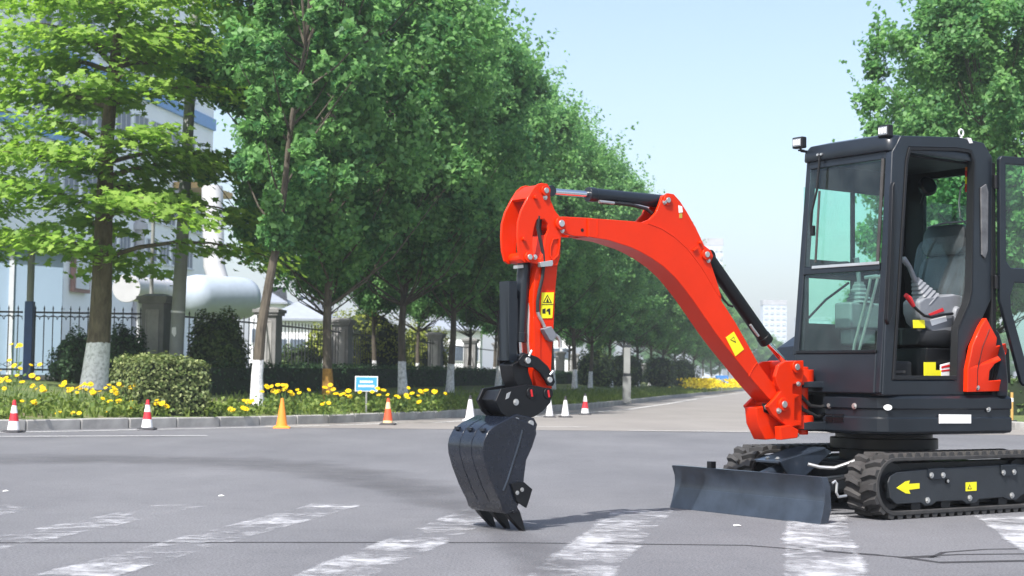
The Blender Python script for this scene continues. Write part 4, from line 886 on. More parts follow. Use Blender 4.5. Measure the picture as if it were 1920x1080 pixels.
# ------------------------------------------------------------------ foliage tools
LEAF_Q = np.array([(0, -.5, 0), (.34, -.05, .10), (0, .55, -.02), (-.34, -.05, .10)])
LEAF_PLANE = np.array([(0, -.42, 0), (.20, -.28, .05), (.52, -.22, .08), (.30, .02, .05), (.40, .30, .04), (.14, .24, .02), (0, .58, -.05), (-.14, .24, .02), (-.40, .30, .04), (-.30, .02, .05), (-.52, -.22, .08), (-.20, -.28, .05)])
def leaves(name, C, Nn, size, mat, shape=LEAF_Q, tint=None, g=None):
    g = g or rng; n = len(C); C = np.asarray(C); Nn = Nn/np.linalg.norm(Nn, axis=1, keepdims=True)
    h = g.normal(size=(n, 3)); u = np.cross(Nn, h); u /= np.linalg.norm(u, axis=1, keepdims=True); v = np.cross(Nn, u)
    s = np.broadcast_to(np.asarray(size), (n,)) * g.uniform(.7, 1.3, n); k = len(shape)
    V = C[:, None, :]+s[:, None, None]*(shape[None, :, 0, None]*u[:, None, :]+shape[None, :, 1, None]*v[:, None, :]+shape[None, :, 2, None]*Nn[:, None, :])
    F = np.arange(n*k).reshape(n, k)
    if tint is None: tint = g.uniform(0, 1, n)
    return fast_mesh(name, V.reshape(-1, 3), F, mat, attr=np.clip(tint, 0, 1))
def unit(g, n):
    v = g.normal(size=(n, 3)); return v/np.linalg.norm(v, axis=1, keepdims=True)

def avenue_tree_mesh(seed, H_, Rr, z0, nclump, nleaf, lsize, lean_=0.0, mat='leaf', wash='bark'):
    g = np.random.default_rng(seed); trunk = MB(); tz = H_*.62
    tp = [(lean_*(max(0, z)/tz)**1.3*tz+.05*math.sin(z*1.3+seed), .05*math.cos(z*1.1+seed), z) for z in np.linspace(-.3, tz, 9)]
    trunk.tube(tp, [max(.03, .125*(1-.8*max(0, z)/tz)+(.05 if z < .2 else 0)) for _, _, z in tp], 10)
    C, Nn, T = [], [], []
    zc = (z0+H_)/2; hz = (H_-z0)/2
    for i in range(nclump):
        t = g.uniform(-1, 1); prof = (1-abs(t)**2.2)**.6 if t > 0 else (1-abs(t)**3.2)**.75
        prof *= (1.0-.25*max(0, t))
        a = g.uniform(0, 2*math.pi); f = math.sqrt(g.uniform(.10, 1)); wob = 1+.18*math.sin(3*a+seed)+.12*math.sin(5*t*3+a)
        c = np.array([math.cos(a)*Rr*prof*f*wob, math.sin(a)*Rr*prof*f*wob, zc+hz*t*.97]); c[0] += lean_*tz*min(1, c[2]/tz)**1.3
        if g.uniform() < .35:
            b0 = max(z0*.75, c[2]-abs(f*Rr*prof)*.9-.4); b0 = min(b0, tz)
            x0 = lean_*(b0/tz)**1.3*tz; m = (np.array([x0, 0, b0])+c)/2+np.array([0, 0, -.12*Rr])
            trunk.tube([(x0, 0, b0), tuple(m), tuple(c)], [.038*(1-.4*b0/H_), .02, .006], 5, False)
        rad = g.uniform(.45, .95)*Rr/3.6; k = int(nleaf*g.uniform(.6, 1.4)); d = unit(g, k)*(g.uniform(0, 1, (k, 1))**.45)*rad
        d[:, 2] *= g.uniform(.7, 1.2)
        # sprays: leaves gathered in twiglets inside the clump
        tw = unit(g, 9)*rad*.75; d = .6*d+.55*tw[g.integers(0, 9, k)]
        out = np.array([c[0], c[1], (c[2]-zc)*.6]); out = out/(np.linalg.norm(out)+.01)
        for _ in range(4):
            dr = out*g.uniform(.2, .8)+np.array([0, 0, g.uniform(.3, 1.1)])+unit(g, 1)[0]*.45; ks = 16; ts = g.uniform(.2, 1, (ks, 1)); pts = c+dr*ts*rad*1.55+g.normal(0, .06, (ks, 3))
            C.append(pts); Nn.append(out*.5+np.array([0, 0, .5])+unit(g, ks)*1.0); T.append(np.clip(g.normal(.68, .18, ks), 0, 1))
        C.append(c+d); Nn.append(out*.6+np.array([0, 0, .6])+unit(g, k)*.95); T.append(np.clip(g.normal(.45+.25*g.uniform(-1, 1), .22, k), 0, 1))
    cr = leaves('crown', np.vstack(C), np.vstack(Nn), lsize, MT[mat], LEAF_Q, np.concatenate(T), g)
    return trunk.mesh('trunk', MT[wash]), cr
def plant_tree(name, meshes, loc, rz, sc, label, group=None, cat='tree'):
    r = empty(name, loc, rz); r.scale = sc if hasattr(sc, '__len__') else (sc,)*3
    link('trunk', meshes[0], r); link('crown', meshes[1], r)
    return tag(r, label, cat, group)

TM = [avenue_tree_mesh(11, 13.0, 3.9, 3.4, 190, 400, .155), avenue_tree_mesh(23, 13.0, 3.7, 3.3, 180, 400, .155), avenue_tree_mesh(37, 12.6, 3.8, 3.4, 185, 390, .155)]
TM_OR = avenue_tree_mesh(41, 13.2, 3.5, 3.0, 185, 400, .155, 0, 'leaf', 'bark_orange')
TM_SL = avenue_tree_mesh(53, 12.0, 1.35, 3.2, 95, 270, .15, .115)
def row(Y, X0=-10.9): return (X0+.182*Y, Y)
def vz(p): return verge_z(p[0], p[1])-.03
G_AV = 'avenue trees along the fence'
def tloc(p): return (p[0], p[1], vz(p))
plant_tree('avenue_tree', TM_SL, tloc(row(31.5)), .0, 1.0, 'slender leaning tree with whitewashed foot before the grey fence pillar')
plant_tree('avenue_tree', TM_OR, tloc(row(36.3)), 1.0, 1.0, 'leafy tree with an orange-brown painted foot behind yellow flowers')
LBL = 'leafy green avenue tree with whitewashed foot in the row beside the fence'
plant_tree('avenue_tree', TM[0], tloc(row(43.3)), 2.0, 1.0, 'leafy avenue tree with whitewashed foot right behind the blue sign')
Y = 49.8; k = 0
ycoords = [49.8, 56.8, 63.3, 70, 77, 84, 92, 100, 109, 119, 130, 142, 155, 170, 187, 206, 230, 260, 300]
for k, Y in enumerate(ycoords):
    s_ = random.uniform(.93, 1.04)
    plant_tree('avenue_tree', TM[(k+1) % 3], tloc(row(Y+random.uniform(-.6, .6))), random.uniform(0, 6.28), (s_, s_, s_*random.uniform(.95, 1.03)), LBL, G_AV)
# a second line of slimmer trees behind the fence
G_BF = 'trees growing behind the fence'
for k, (Y, X0) in enumerate([(47, -13.2), (54, -13.6), (62, -14), (69, -13.4), (78, -14), (90, -14), (104, -14), (122, -14.5)]):
    plant_tree('background_tree', TM[k % 3], (X0+.182*Y-1, Y, .7), random.uniform(0, 6.28), (.72, .72, .80), 'slimmer tree growing behind the pillar fence', G_BF)
# right side of the avenue
RL = 'bushy green roadside tree standing behind the excavator cab'
for k, (X, Y, s_) in enumerate([(12.95, 42, .96), (15.4, 50, .92), (17.1, 59, .72), (19.6, 72, .66), (22.6, 88, .66), (26, 108, .7), (31, 135, .7), (38, 170, .75), (16.8, 33, .82), (19.5, 42, .8), (23, 52, .8), (20, 26.5, .8)]):
    plant_tree('roadside_tree', TM[(k+1) % 3], (X, Y, .15), (4.4 if k == 0 else random.uniform(0, 6.28)), (s_, s_, s_), RL, 'roadside trees right of the avenue')
# lower dense shrubs under them
# plane tree ---------------------------------------------------------
def plane_tree():
    g = np.random.default_rng(5); tr = MB(); H_ = 9.5
    def tx(z): return .035*z+.05*math.sin(z*.9)
    zz = np.linspace(-.4, H_, 14); tp = [(tx(z), .03*math.sin(z*1.7), z) for z in zz]
    tr.tube(tp, [.27-.021*max(0, z)+(.07*math.exp(-max(0, z)*2.5)) for z in zz], 14)
    C, Nn, T = [], [], []
    z = 2.9; i = 0
    while z < 9.6:
        nb = 4
        for j in range(nb):
            a = i*2.4+j*2*math.pi/nb+g.uniform(-.4, .4); L_ = (3.7-.12*(z-3))*g.uniform(.75, 1.1); zb = z+g.uniform(-.3, .3)
            up = .42; dr = .14
            P = []
            for f in np.linspace(0, 1, 6):
                P.append((tx(zb)+math.cos(a)*L_*f, math.sin(a)*L_*f, zb+up*L_*f-dr*L_*L_*f*f*.75))
            tr.tube(P, [.06, .05, .04, .028, .018, .008], 6, False)
            for f in np.linspace(.30, 1.0, 8):
                for side in (-1, 0, 1):
                    if g.uniform() < .36: continue
                    q = np.array([tx(zb)+math.cos(a)*L_*f, math.sin(a)*L_*f, zb+up*L_*f-dr*L_*L_*f*f*.75])
                    lat = side*g.uniform(.3, .75)*(.6+.6*f); c = q+np.array([-math.sin(a)*lat, math.cos(a)*lat, g.uniform(-.12, .10)-abs(lat)*.15])
                    k = int(g.uniform(22, 42)); d = g.normal(size=(k, 3))*np.array([.27, .27, .10]); d[:, 2] -= .35*(d[:, 0]**2+d[:, 1]**2)
                    C.append(c+d); Nn.append(np.array([math.cos(a)*.45, math.sin(a)*.45, 1.0])+unit(g, k)*.5); T.append(np.clip(g.normal(.5, .25, k), 0, 1))
        z += .80; i += 1
    cr = leaves('crown', np.vstack(C), np.vstack(Nn)+unit(g, len(np.vstack(C)))*.25, .19, MT['plane_leaf'], LEAF_PLANE, np.concatenate(T), g)
    return tr.mesh('trunk', MT['bark_plane']), cr
PT = plane_tree()
pp = (-9.15, 34.0); plant_tree('plane_tree', PT, (pp[0], pp[1], vz(pp)), 0, 1, 'broad plane tree with mottled trunk and whitewashed foot, bright layered leaves')
pp = (-14.8, 36.0); plant_tree('plane_tree', PT, (pp[0], pp[1], vz(pp)), 2.2, 1.0, 'plane tree reaching in beside the blue gate post')

# hedges and shrubs ---------------------------------------------------
def leafy_box(name, fn, n, size, mat, core, label, cat='hedge', group=None, nrm=None):
    """fn(g,n) -> centres, normals"""
    C, Nn = fn(rng, n); me = leaves('foliage', C, Nn+unit(rng, n)*.8, size, MT[mat])
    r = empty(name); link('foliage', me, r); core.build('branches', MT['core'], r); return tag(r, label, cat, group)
def box_hedge(name, path, w_, h, n, size, mat, label, zfun, rough=.06, cat='hedge'):
    path = densify(path, .5); cum = [0]
    for a, b in zip(path, path[1:]): cum.append(cum[-1]+math.dist(a, b))
    X, Yv = np.array([p[0] for p in path]), np.array([p[1] for p in path])
    def fn(g, n):
        s = g.uniform(0, cum[-1], n); x = np.interp(s, cum, X); y = np.interp(s, cum, Yv); tx_ = np.interp(s+.2, cum, X)-np.interp(s-.2, cum, X); ty = np.interp(s+.2, cum, Yv)-np.interp(s-.2, cum, Yv)
        l = np.hypot(tx_, ty)+1e-9; nx, ny = -ty/l, tx_/l
        face = g.uniform(0, 1, n); top = face < w_/(w_+2*h); sd = np.where(g.uniform(0, 1, n) < .5, -1, 1)
        end = g.uniform(0, 1, n) < min(.35, w_/cum[-1]); s = np.where(end, np.where(g.uniform(0, 1, n) < .5, -.04, cum[-1]+.04), s); esg = np.where(s < 0, -1, 1)
        lat = np.where(end, g.uniform(-.5, .5, n)*w_, 0)+np.where(end, 0, 1)*np.where(top, g.uniform(-.5, .5, n)*w_, sd*w_/2); up = np.where(top & ~end, h, g.uniform(0, 1, n)*h)
        x = np.interp(s, cum, X); y = np.interp(s, cum, Yv)
        zb = np.array([zfun(a, b) for a, b in zip(x[::50], y[::50])]).repeat(50)[:n] if n > 5000 else np.array([zfun(a, b) for a, b in zip(x, y)])
        if n > 5000: zb = np.interp(s, np.sort(s[::50]), np.array([zfun(a, b) for a, b in zip(x[::50], y[::50])])[np.argsort(s[::50])])
        bump = .05*np.sin(s*3.1)+.04*np.sin(s*7.3+lat*5)
        C = np.stack([x+nx*lat+g.normal(0, rough, n), y+ny*lat+g.normal(0, rough, n), zb+up*(1+bump)+g.normal(0, rough*.8, n)], 1)
        Nn = np.stack([np.where(end, ny*esg, np.where(top, 0, nx*sd)), np.where(end, -nx*esg, np.where(top, 0, ny*sd)), np.where(top & ~end, 1.2, .5)], 1); return C, Nn
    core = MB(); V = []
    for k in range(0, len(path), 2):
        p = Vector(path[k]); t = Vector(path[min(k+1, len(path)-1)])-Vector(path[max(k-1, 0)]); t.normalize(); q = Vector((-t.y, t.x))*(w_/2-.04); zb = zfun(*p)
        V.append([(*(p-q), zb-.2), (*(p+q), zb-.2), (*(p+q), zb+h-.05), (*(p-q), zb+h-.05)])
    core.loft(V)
    return leafy_box(name, fn, n, size, mat, core, label, cat)
fdir = Vector((.166, 1)).normalized()
FP = [Vector(((u-960)/2900*Y_, Y_)) for u, Y_ in ((295, 38.0), (506, 44.6), (643, 52.0), (741, 59.4), (818, 67.0), (884, 76.0))]
for k in range(14): FP.append(FP[-1]+Vector((.166, 1))*8.2)
hp = [(-7.35, 35.2), (-6.6, 38.5), (-5.4, 45), (-4.2, 52), (-2.9, 60), (-1.4, 69), (.6, 80), (3.0, 94), (6.5, 114), (11, 140), (18, 180)]
box_hedge('boundary_hedge', hp, 1.3, .62, 30000, .085, 'dark_leaf', 'long dark clipped hedge running along the foot of the fence', verge_z)
hb = [(-5.43, 21.8), (-4.39, 22.43)]
box_hedge('clipped_hedge', [(-6.95, 28.05), (-5.90, 28.7)], 1.5, .93, 9000, .07, 'hedge_pale', 'pale clipped block hedge at the kerb below the lamp post', lambda x, y: verge_z(x, y)-.02, .05)
box_hedge('clipped_hedge', [(12.5, 38), (15, 52), (19.5, 76), (26, 110)], 1.2, .8, 9000, .11, 'hedge_leaf', 'green hedge along the avenue behind the excavator', lambda x, y: .25)
def ball_shrub(name, c, r, n, size, mat, label, cat='shrub', group=None):
    c = np.array(c); r = np.array(r)
    def fn(g, n):
        d = unit(g, n); w_ = 1+.12*np.sin(d[:, 0]*7+c[0])+.10*np.sin(d[:, 2]*9+d[:, 1]*6); f = g.uniform(.80, 1.03, n)*w_
        return c+d*r*f[:, None], d+np.array([0, 0, .35])
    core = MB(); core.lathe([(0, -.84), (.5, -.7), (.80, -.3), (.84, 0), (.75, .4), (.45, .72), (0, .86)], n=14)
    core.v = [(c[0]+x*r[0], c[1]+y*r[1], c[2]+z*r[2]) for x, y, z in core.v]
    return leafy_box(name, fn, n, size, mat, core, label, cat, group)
def px(u, Y_): return (u-960)/2900*Y_
ball_shrub('round_shrub', (px(150, 36.2), 36.2, 1.05), (.62, .7, .85), 5000, .08, 'dark_leaf', 'dark shrub left of the plane tree trunk in front of the fence')
ball_shrub('round_shrub', (px(236, 36.4), 36.4, 1.12), (.52, .7, .92), 5000, .08, 'dark_leaf', 'dark shrub right of the plane tree trunk in front of the fence')
ball_shrub('round_shrub', (px(410, 37.4), 37.4, 1.45), (.75, .7, 1.0), 6000, .085, 'hedge_leaf', 'round green shrub between the lamp post and a fence pillar')
ball_shrub('round_shrub', (px(565, 50), 50, 1.2), (.85, .8, .75), 3000, .1, 'hedge_leaf', 'low topiary shrub behind the fence between two pillars')
ball_shrub('golden_shrub', (px(690, 58), 58, 2.0), (1.5, 1.2, 1.6), 4500, .12, 'shrub_leaf', 'yellow-green shrub behind the fence near the blue sign')
ball_shrub('golden_shrub', (px(625, 55), 55, 1.7), (1.0, 1.0, 1.1), 3500, .12, 'shrub_leaf', 'smaller yellow-green shrub behind the fence by the orange-footed tree')
ball_shrub('golden_shrub', (px(790, 68), 68, 1.9), (1.3, 1.2, 1.4), 3500, .13, 'shrub_leaf', 'yellow-green shrub behind the fence beyond the far cones')
for k, (u, Y_) in enumerate(((1120, 92), (1175, 100), (1240, 112), (1280, 125))):
    ball_shrub('golden_shrub', (px(u, Y_), Y_, 1.5), (1.3, 1.2, 1.3), 1800, .16, 'hedge_leaf', 'distant rounded shrub under the avenue trees', group='distant rounded shrubs')

# grass and flowers -----------------------------------------------------
def blades(n, sampler, hmin, hmax, mat, name):
    P = np.array([sampler() for _ in range(n)]); a = rng.uniform(0, 6.28, n); h = rng.uniform(hmin, hmax, n); w_ = h*.12+.006
    dx, dy = np.cos(a), np.sin(a); ln = rng.uniform(-.45, .45, (n, 2))*h[:, None]
    V = np.stack([np.stack([P[:, 0]-dx*w_, P[:, 1]-dy*w_, P[:, 2]-.03], 1), np.stack([P[:, 0]+dx*w_, P[:, 1]+dy*w_, P[:, 2]-.03], 1), np.stack([P[:, 0]+ln[:, 0]+dx*w_*.5, P[:, 1]+ln[:, 1]+dy*w_*.5, P[:, 2]+h*.8], 1), np.stack([P[:, 0]+ln[:, 0]*1.5, P[:, 1]+ln[:, 1]*1.5, P[:, 2]+h], 1)], 1)
    return fast_mesh(name, V.reshape(-1, 3), np.arange(n*4).reshape(n, 4), MT[mat], attr=rng.uniform(0, 1, n))
KP = densify([p for p in KERB if 17 < p[1] < 130], .3)
KP = [p for i, p in enumerate(KP) if p[1] < 48 or i % 2 == 0]
def samp():
    x, y = KP[int(rng.integers(len(KP)))]; t = abs(rng.normal(0, 2.0))+.15; q = (x-.82*t, y+.57*t); return (q[0], q[1], verge_z(*q))
tag(link('grass', blades(26000, samp, .04, .16, 'grass', 'grass')), 'short uneven grass growing on the verge behind the kerb', 'grass', kind='stuff')
def weed_spots(n):
    out = []
    while len(out) < n:
        x, y = KP[int(rng.integers(len(KP)))]
        if y > 38: continue
        t = rng.uniform(.15, 1.8); out.append((x-.82*t, y+.57*t))
    return out
W = weed_spots(260); C, Nn = [], []
for x, y in W:
    k = int(rng.integers(18, 40)); h = rng.uniform(.10, .30); d = rng.normal(size=(k, 3))*np.array([.14, .14, .0]); d[:, 2] = rng.uniform(0, 1, k)*h
    C.append(np.array([x, y, verge_z(x, y)])+d); Nn.append(unit(rng, k)+np.array([0, 0, .9]))
tag(link('weeds', leaves('weeds', np.vstack(C), np.vstack(Nn), .10, MT['grass'])), 'leafy low weeds in the flower bed behind the kerb', 'weeds', kind='stuff')
MT['stem'] = paint('stem', (.05, .11, .02), .7)
bloom = MB()
for k in range(8):
    a = k*math.pi/4; ca, sa = math.cos(a), math.sin(a)
    q = lambda r_, w_, z: [(ca*r_-sa*w_, sa*r_+ca*w_, z), (ca*r_+sa*w_, sa*r_-ca*w_, z)]
    bloom.add([(0, 0, 0)]+q(.030, .013, .006)+q(.048, .010, .002), [(0, 2, 1), (1, 2, 4, 3)])
BL = bloom.mesh('bloom', MT['petal']); ME_C = MB().lathe([(0.012, 0), (.011, .010), (0, .014)], n=8).mesh('flower_centre', paint('flower_eye', (.35, .16, .01), .8))
def flower(x, y, h, nb, spread, label, group):
    r = empty('flowering_plant', (x, y, verge_z(x, y)-.02)); st = MB(); k = 26; C = rng.normal(size=(k, 3))*np.array([spread*.55, spread*.45, 0]); C[:, 2] = rng.uniform(.02, h*.75, k)
    for b in range(nb):
        bx, by, bz = rng.normal()*spread, rng.normal()*spread*.6, h*rng.uniform(.78, 1.12)
        st.tube([(bx*.25, by*.25, 0), (bx*.7, by*.7, bz*.6), (bx, by, bz)], .005, 4, False)
        o = link('bloom', BL, r); o.location = (bx, by, bz); o.rotation_euler = (rng.uniform(.3, 1.0), rng.uniform(-.4, .4), rng.uniform(-.5, .5)); s_ = rng.uniform(.75, 1.3); o.scale = (s_, s_, s_)
        e = link('flower_centre', ME_C, o)
    st.build('stems', MT['stem'], r); link('foliage', leaves('foliage', C, unit(rng, k)+np.array([0, 0, .7]), .09, MT['grass']), r)
    return tag(r, label, 'flower', group)
FB = [  # ground x, y from the photograph bed: (px, depth, height, blooms, spread)
    (15, 27.2, .85, 7, .25), (40, 26.8, .62, 6, .28), (5, 26.4, .50, 6, .2), (35, 28.5, 1.0, 3, .1), (85, 27.2, .42, 4, .2), (98, 27.6, .45, 3, .15), (70, 26.0, .24, 4, .14), (138, 28.0, .42, 7, .22), (125, 26.1, .10, 3, .22), (150, 26.2, .08, 2, .1), (158, 28.2, .46, 6, .2),
    (200, 28.0, .42, 4, .18), (215, 27.8, .45, 5, .15), (218, 27.2, .30, 5, .12), (246, 27.8, .50, 8, .16), (262, 27.7, .45, 8, .18), (284, 27.9, .48, 4, .14), (296, 27.5, .30, 3, .1), (318, 27.4, .27, 3, .12), (256, 27.3, .20, 2, .05), (205, 26.6, .10, 1, .03),
    (452, 28.6, .16, 4, .12), (470, 29.6, .30, 5, .08), (515, 30.0, .52, 4, .1), (538, 29.8, .55, 8, .16), (560, 30.0, .50, 4, .14), (612, 29.4, .22, 3, .08), (625, 30.4, .55, 4, .1), (650, 30.2, .45, 5, .14), (672, 30.4, .42, 3, .1), (716, 31.2, .48, 4, .12), (745, 31.2, .40, 4, .12), (772, 31.8, .40, 4, .14), (795, 31.8, .45, 5, .16), (815, 32.4, .46, 3, .1), (786, 31.0, .25, 1, .05)]
for u, Y_, h, nb, sp in FB:
    lab, gr = ('yellow daisies on thin stems in the bed left of the clipped hedge', 'flowers left of the clipped hedge') if u < 400 else ('yellow daisies on thin stems in the bed near the blue sign', 'flowers near the blue sign')
    flower(px(u, Y_), Y_, h, nb, sp, lab, gr)
yb = [(px(u, Y_), Y_) for u, Y_ in ((1300, 104), (1325, 112), (1352, 122), (1388, 135))]
n = 1500; s = rng.uniform(0, 3, n).astype(float); X = np.interp(s, range(4), [p[0] for p in yb])+rng.normal(0, .5, n); Yy = np.interp(s, range(4), [p[1] for p in yb])+rng.normal(0, .8, n)
C = np.stack([X, Yy, .35+rng.uniform(.1, .75, n)], 1)
tag(link('yellow_flower_bed', leaves('yellow_flower_bed', C, unit(rng, n)+np.array([0, -.4, .8]), .22, MT['petal'])), 'far bed of massed yellow flowers beside the avenue', 'flower bed', kind='stuff')

# ------------------------------------------------------------------ fence with piers
def concrete(name, c, var=.2, scale=2.5, bump=.3): return paint(name, c, .85, var, bump=bump, scale=scale)
MT['pier'] = concrete('pier_render', (.20, .20, .20)); MT['pier2'] = concrete('pier_panel', (.33, .325, .32)); MT['post'] = concrete('concrete_post', (.27, .28, .275), .18, 1.5)
MT['iron'] = paint('iron_paint', (.02, .025, .03), .5, .2); MT['plinth'] = concrete('plinth', (.42, .40, .38))
FE = empty('boundary_fence', (FP[0].x, FP[0].y, .7)); tag(FE, 'grey pillared boundary fence with black iron rails behind the hedge', 'fence')
def local(p): return Vector((p[0]-FP[0].x, p[1]-FP[0].y, 0))
ang = math.atan2(.166, 1)
pier = MB().box((0, 0, .98), (.58, .58, 2.0)).box((0, 0, .08), (.66, .66, .30)).mesh('pillar', MT['pier'])
capm = MB().box((0, 0, 2.0), (.70, .70, .09)).box((0, 0, 2.08), (.78, .78, .09)).loft([[(-.34, -.34, 2.12), (.34, -.34, 2.12), (.34, .34, 2.12), (-.34, .34, 2.12)], [(-.2, -.2, 2.19), (.2, -.2, 2.19), (.2, .2, 2.19), (-.2, .2, 2.19)]]).mesh('cap', MT['pier'])
panm = MB().ring([(-.17, .35), (.17, .35), (.17, 1.8), (-.17, 1.8)], [(-.14, .38), (.14, .38), (.14, 1.77), (-.14, 1.77)], -.31, -.28).box((0, -.287, 1.07), (.28, .012, 1.39)).mesh('recessed_panel', MT['pier2'])
for k, p in enumerate(FP):
    o = link('pillar', pier, FE); o.location = local(p); o.rotation_euler = (0, 0, -ang)
    c = link('cap', capm, o)
    if k < 6: link('recessed_panel', panm, o)
    for m_ in (o,):
        b = m_.modifiers.new('bevel', 'BEVEL'); b.width = .015; b.segments = 2
picket = MB().box((0, 0, 1.0), (.022, .022, 1.55)).loft([[(-.02, -.02, 1.775), (.02, -.02, 1.775), (.02, .02, 1.775), (-.02, .02, 1.775)], [(-.002, -.002, 1.87), (.002, -.002, 1.87), (.002, .002, 1.87), (-.002, .002, 1.87)]]).mesh('picket', MT['iron'])
hoop = MB().tube([(-.105+.105*(1-math.cos(math.pi*k/8)), 0, 1.52+.105*math.sin(math.pi*k/8)) for k in range(9)], .010, 5).mesh('hoop', MT['iron'])
diam = MB().tube([(-.105, 0, .42), (0, 0, .48), (.105, 0, .42), (0, 0, .36), (-.105, 0, .42)], .009, 4).mesh('diamond', MT['iron'])
def span(a, b, step, ornate, pick=True):
    a, b = local(a), local(b); d = b-a; L_ = d.length; d.normalize(); rz = math.atan2(d.y, d.x)
    for z in (1.70, .30):
        o = MB().box((L_/2, 0, z), (L_, .045, .045)).build('rail', MT['iron'], FE); o.location = a; o.rotation_euler = (0, 0, rz)
    if ornate:
        o = MB().box((L_/2, 0, 1.60), (L_, .03, .02)).build('rail', MT['iron'], FE); o.location = a; o.rotation_euler = (0, 0, rz)
    o = MB().box((L_/2, 0, .0), (L_, .34, .34)).build('plinth', MT['plinth'], FE); o.location = a; o.rotation_euler = (0, 0, rz)
    if not pick: return
    n = int(L_/step)
    for k in range(n):
        q = a+d*(k+.5)*L_/n
        for me in ((picket, hoop, diam) if ornate else (picket,)):
            o = link(me.name.split('.')[0], me, FE); o.location = q; o.rotation_euler = (0, 0, rz)
FL = Vector((-14.2, 37.6)); FL2 = Vector((-11.75, 37.8))
span(FL2, FP[0]-Vector((.3, 0)), .21, True)
span(FL, FL2-Vector((.2, 0)), .22, True)
for k in range(3): span(FP[k]+fdir*.3, FP[k+1]-fdir*.3, .32, False)
for k in range(3, 12): span(FP[k]+fdir*.3, FP[k+1]-fdir*.3, .5, False, k < 5)
# blue gate post with a grey pole above
gp = (px(56, 37.5), 37.5)
GP = MB().box((0, 0, 1.0), (.20, .20, 2.2)).build('gate_post', paint('blue_post_paint', (.02, .07, .22), .45, .15), None, .012, loc=(gp[0], gp[1], .55)); tag(GP, 'dark blue square gate post standing in the fence', 'post')
PO = MB().cyl((0, 0, 2.1), (0, 0, 3.6), .085, n=16).build('pipe', MT['post'], GP)
MB().lathe([(.10, 3.55), (.11, 3.62), (.0, 3.68)], n=16).build('pipe_cap', MT['post'], GP)
# lamp post and thin pole
lp = (px(330, 36.6), 36.6); lz = verge_z(*lp)-.1
LP = empty('lamp_post', (lp[0], lp[1], lz)); tag(LP, 'tall tapered concrete lamp post rising through the leaves behind the clipped hedge', 'lamp post')
MB().cyl((0, 0, -.2), (.30, 0, 10.6), .175, .10, n=20).build('shaft', MT['post'], LP); MB().cyl((.015, 0, .5), (.017, 0, .56), .180, n=20).cyl((.05, 0, 1.9), (.052, 0, 1.94), .17, n=20).build('band', MT['steel'], LP)
MB().tube([(.29, 0, 10.3), (.5, -.3, 10.9), (1.0, -1.0, 11.1)], .04).build('arm', MT['post'], LP); MB().box((1.15, -1.2, 11.08), (.3, .6, .1), Matrix.Rotation(R(35), 3, 'Z')).build('lamp_head', MT['console'], LP, .03)
MB().prism([(-.04, 1.55), (.05, 1.56), (.06, 1.40), (.02, 1.32), (-.05, 1.42)], -.182, -.172).build('torn_bill', MT['white'], LP)
tp_ = (px(283, 40), 40); TPo = MB().cyl((0, 0, 0), (0, 0, 4.4), .055, .045, n=12).build('thin_pole', MT['post'], None, loc=(*tp_, .7)); tag(TPo, 'thin grey pole behind the fence in front of the white duct', 'pole')
MB().lathe([(.06, 4.38), (.06, 4.44), (0, 4.5)], n=12).build('pole_cap', MT['post'], TPo)
MB().box((0, 0, .05), (.3, .3, .12)).build('base_plate', MT['post'], TPo, .01)
# far two-part column by the kerb
cp_ = (px(1177, 58), 58); cz = verge_z(*cp_)-.05
CP = MB().box((0, 0, 1.55), (.24, .24, 1.0)).box((0, 0, .45), (.30, .30, 1.0)).build('signal_column', MT['post'], None, .01, loc=(*cp_, cz)); tag(CP, 'grey two-part column with dark joint standing on the far verge', 'column')
MB().box((0, 0, 1.0), (.26, .26, .12)).box((0, 0, 2.08), (.26, .26, .10)).build('dark_collar', MT['iron'], CP, .01)
MB().lathe([(.03, 2.12), (.03, 2.22), (0, 2.24)], n=10).build('finial', MT['iron'], CP)
# blue sign
sg_ = (px(690, 32.5), 32.5); sz = verge_z(*sg_)
SG = empty('blue_sign', (*sg_, sz)); tag(SG, 'small blue sign board with two white lines on a short post', 'sign')
MB().box((0, 0, .60), (.48, .03, .32)).build('board', MT['white'], SG, .004); MB().box((0, -.017, .60), (.44, .006, .28)).build('face', paint('sign_blue', (.05, .28, .62), .4, .1), SG)
MB().cyl((0, 0.02, -.1), (0, 0.02, .5), .02).build('post', MT['steel'], SG)
x_ = -.15
for zz_, n_ in ((.645, 9), (.555, 12)):
    w_ = .34/n_ if n_ == 12 else .28/n_; x0 = -n_*w_/2
    for k in range(n_): MB().box((x0+(k+.5)*w_, -.021, zz_), (w_*.72, .003, .042+.01*random.random())).build('letter', MT['white'], SG)
sg2 = (px(1355, 120), 120); S2 = empty('blue_sign', (*sg2, verge_z(*sg2))); tag(S2, 'tiny far-off blue sign board by the yellow flower bed', 'sign')
MB().box((0, 0, .9), (1.0, .05, .6)).build('board', paint('far_blue', (.05, .2, .55), .4), S2); MB().cyl((0, .05, -.1), (0, .05, .8), .03).build('post', MT['steel'], S2)

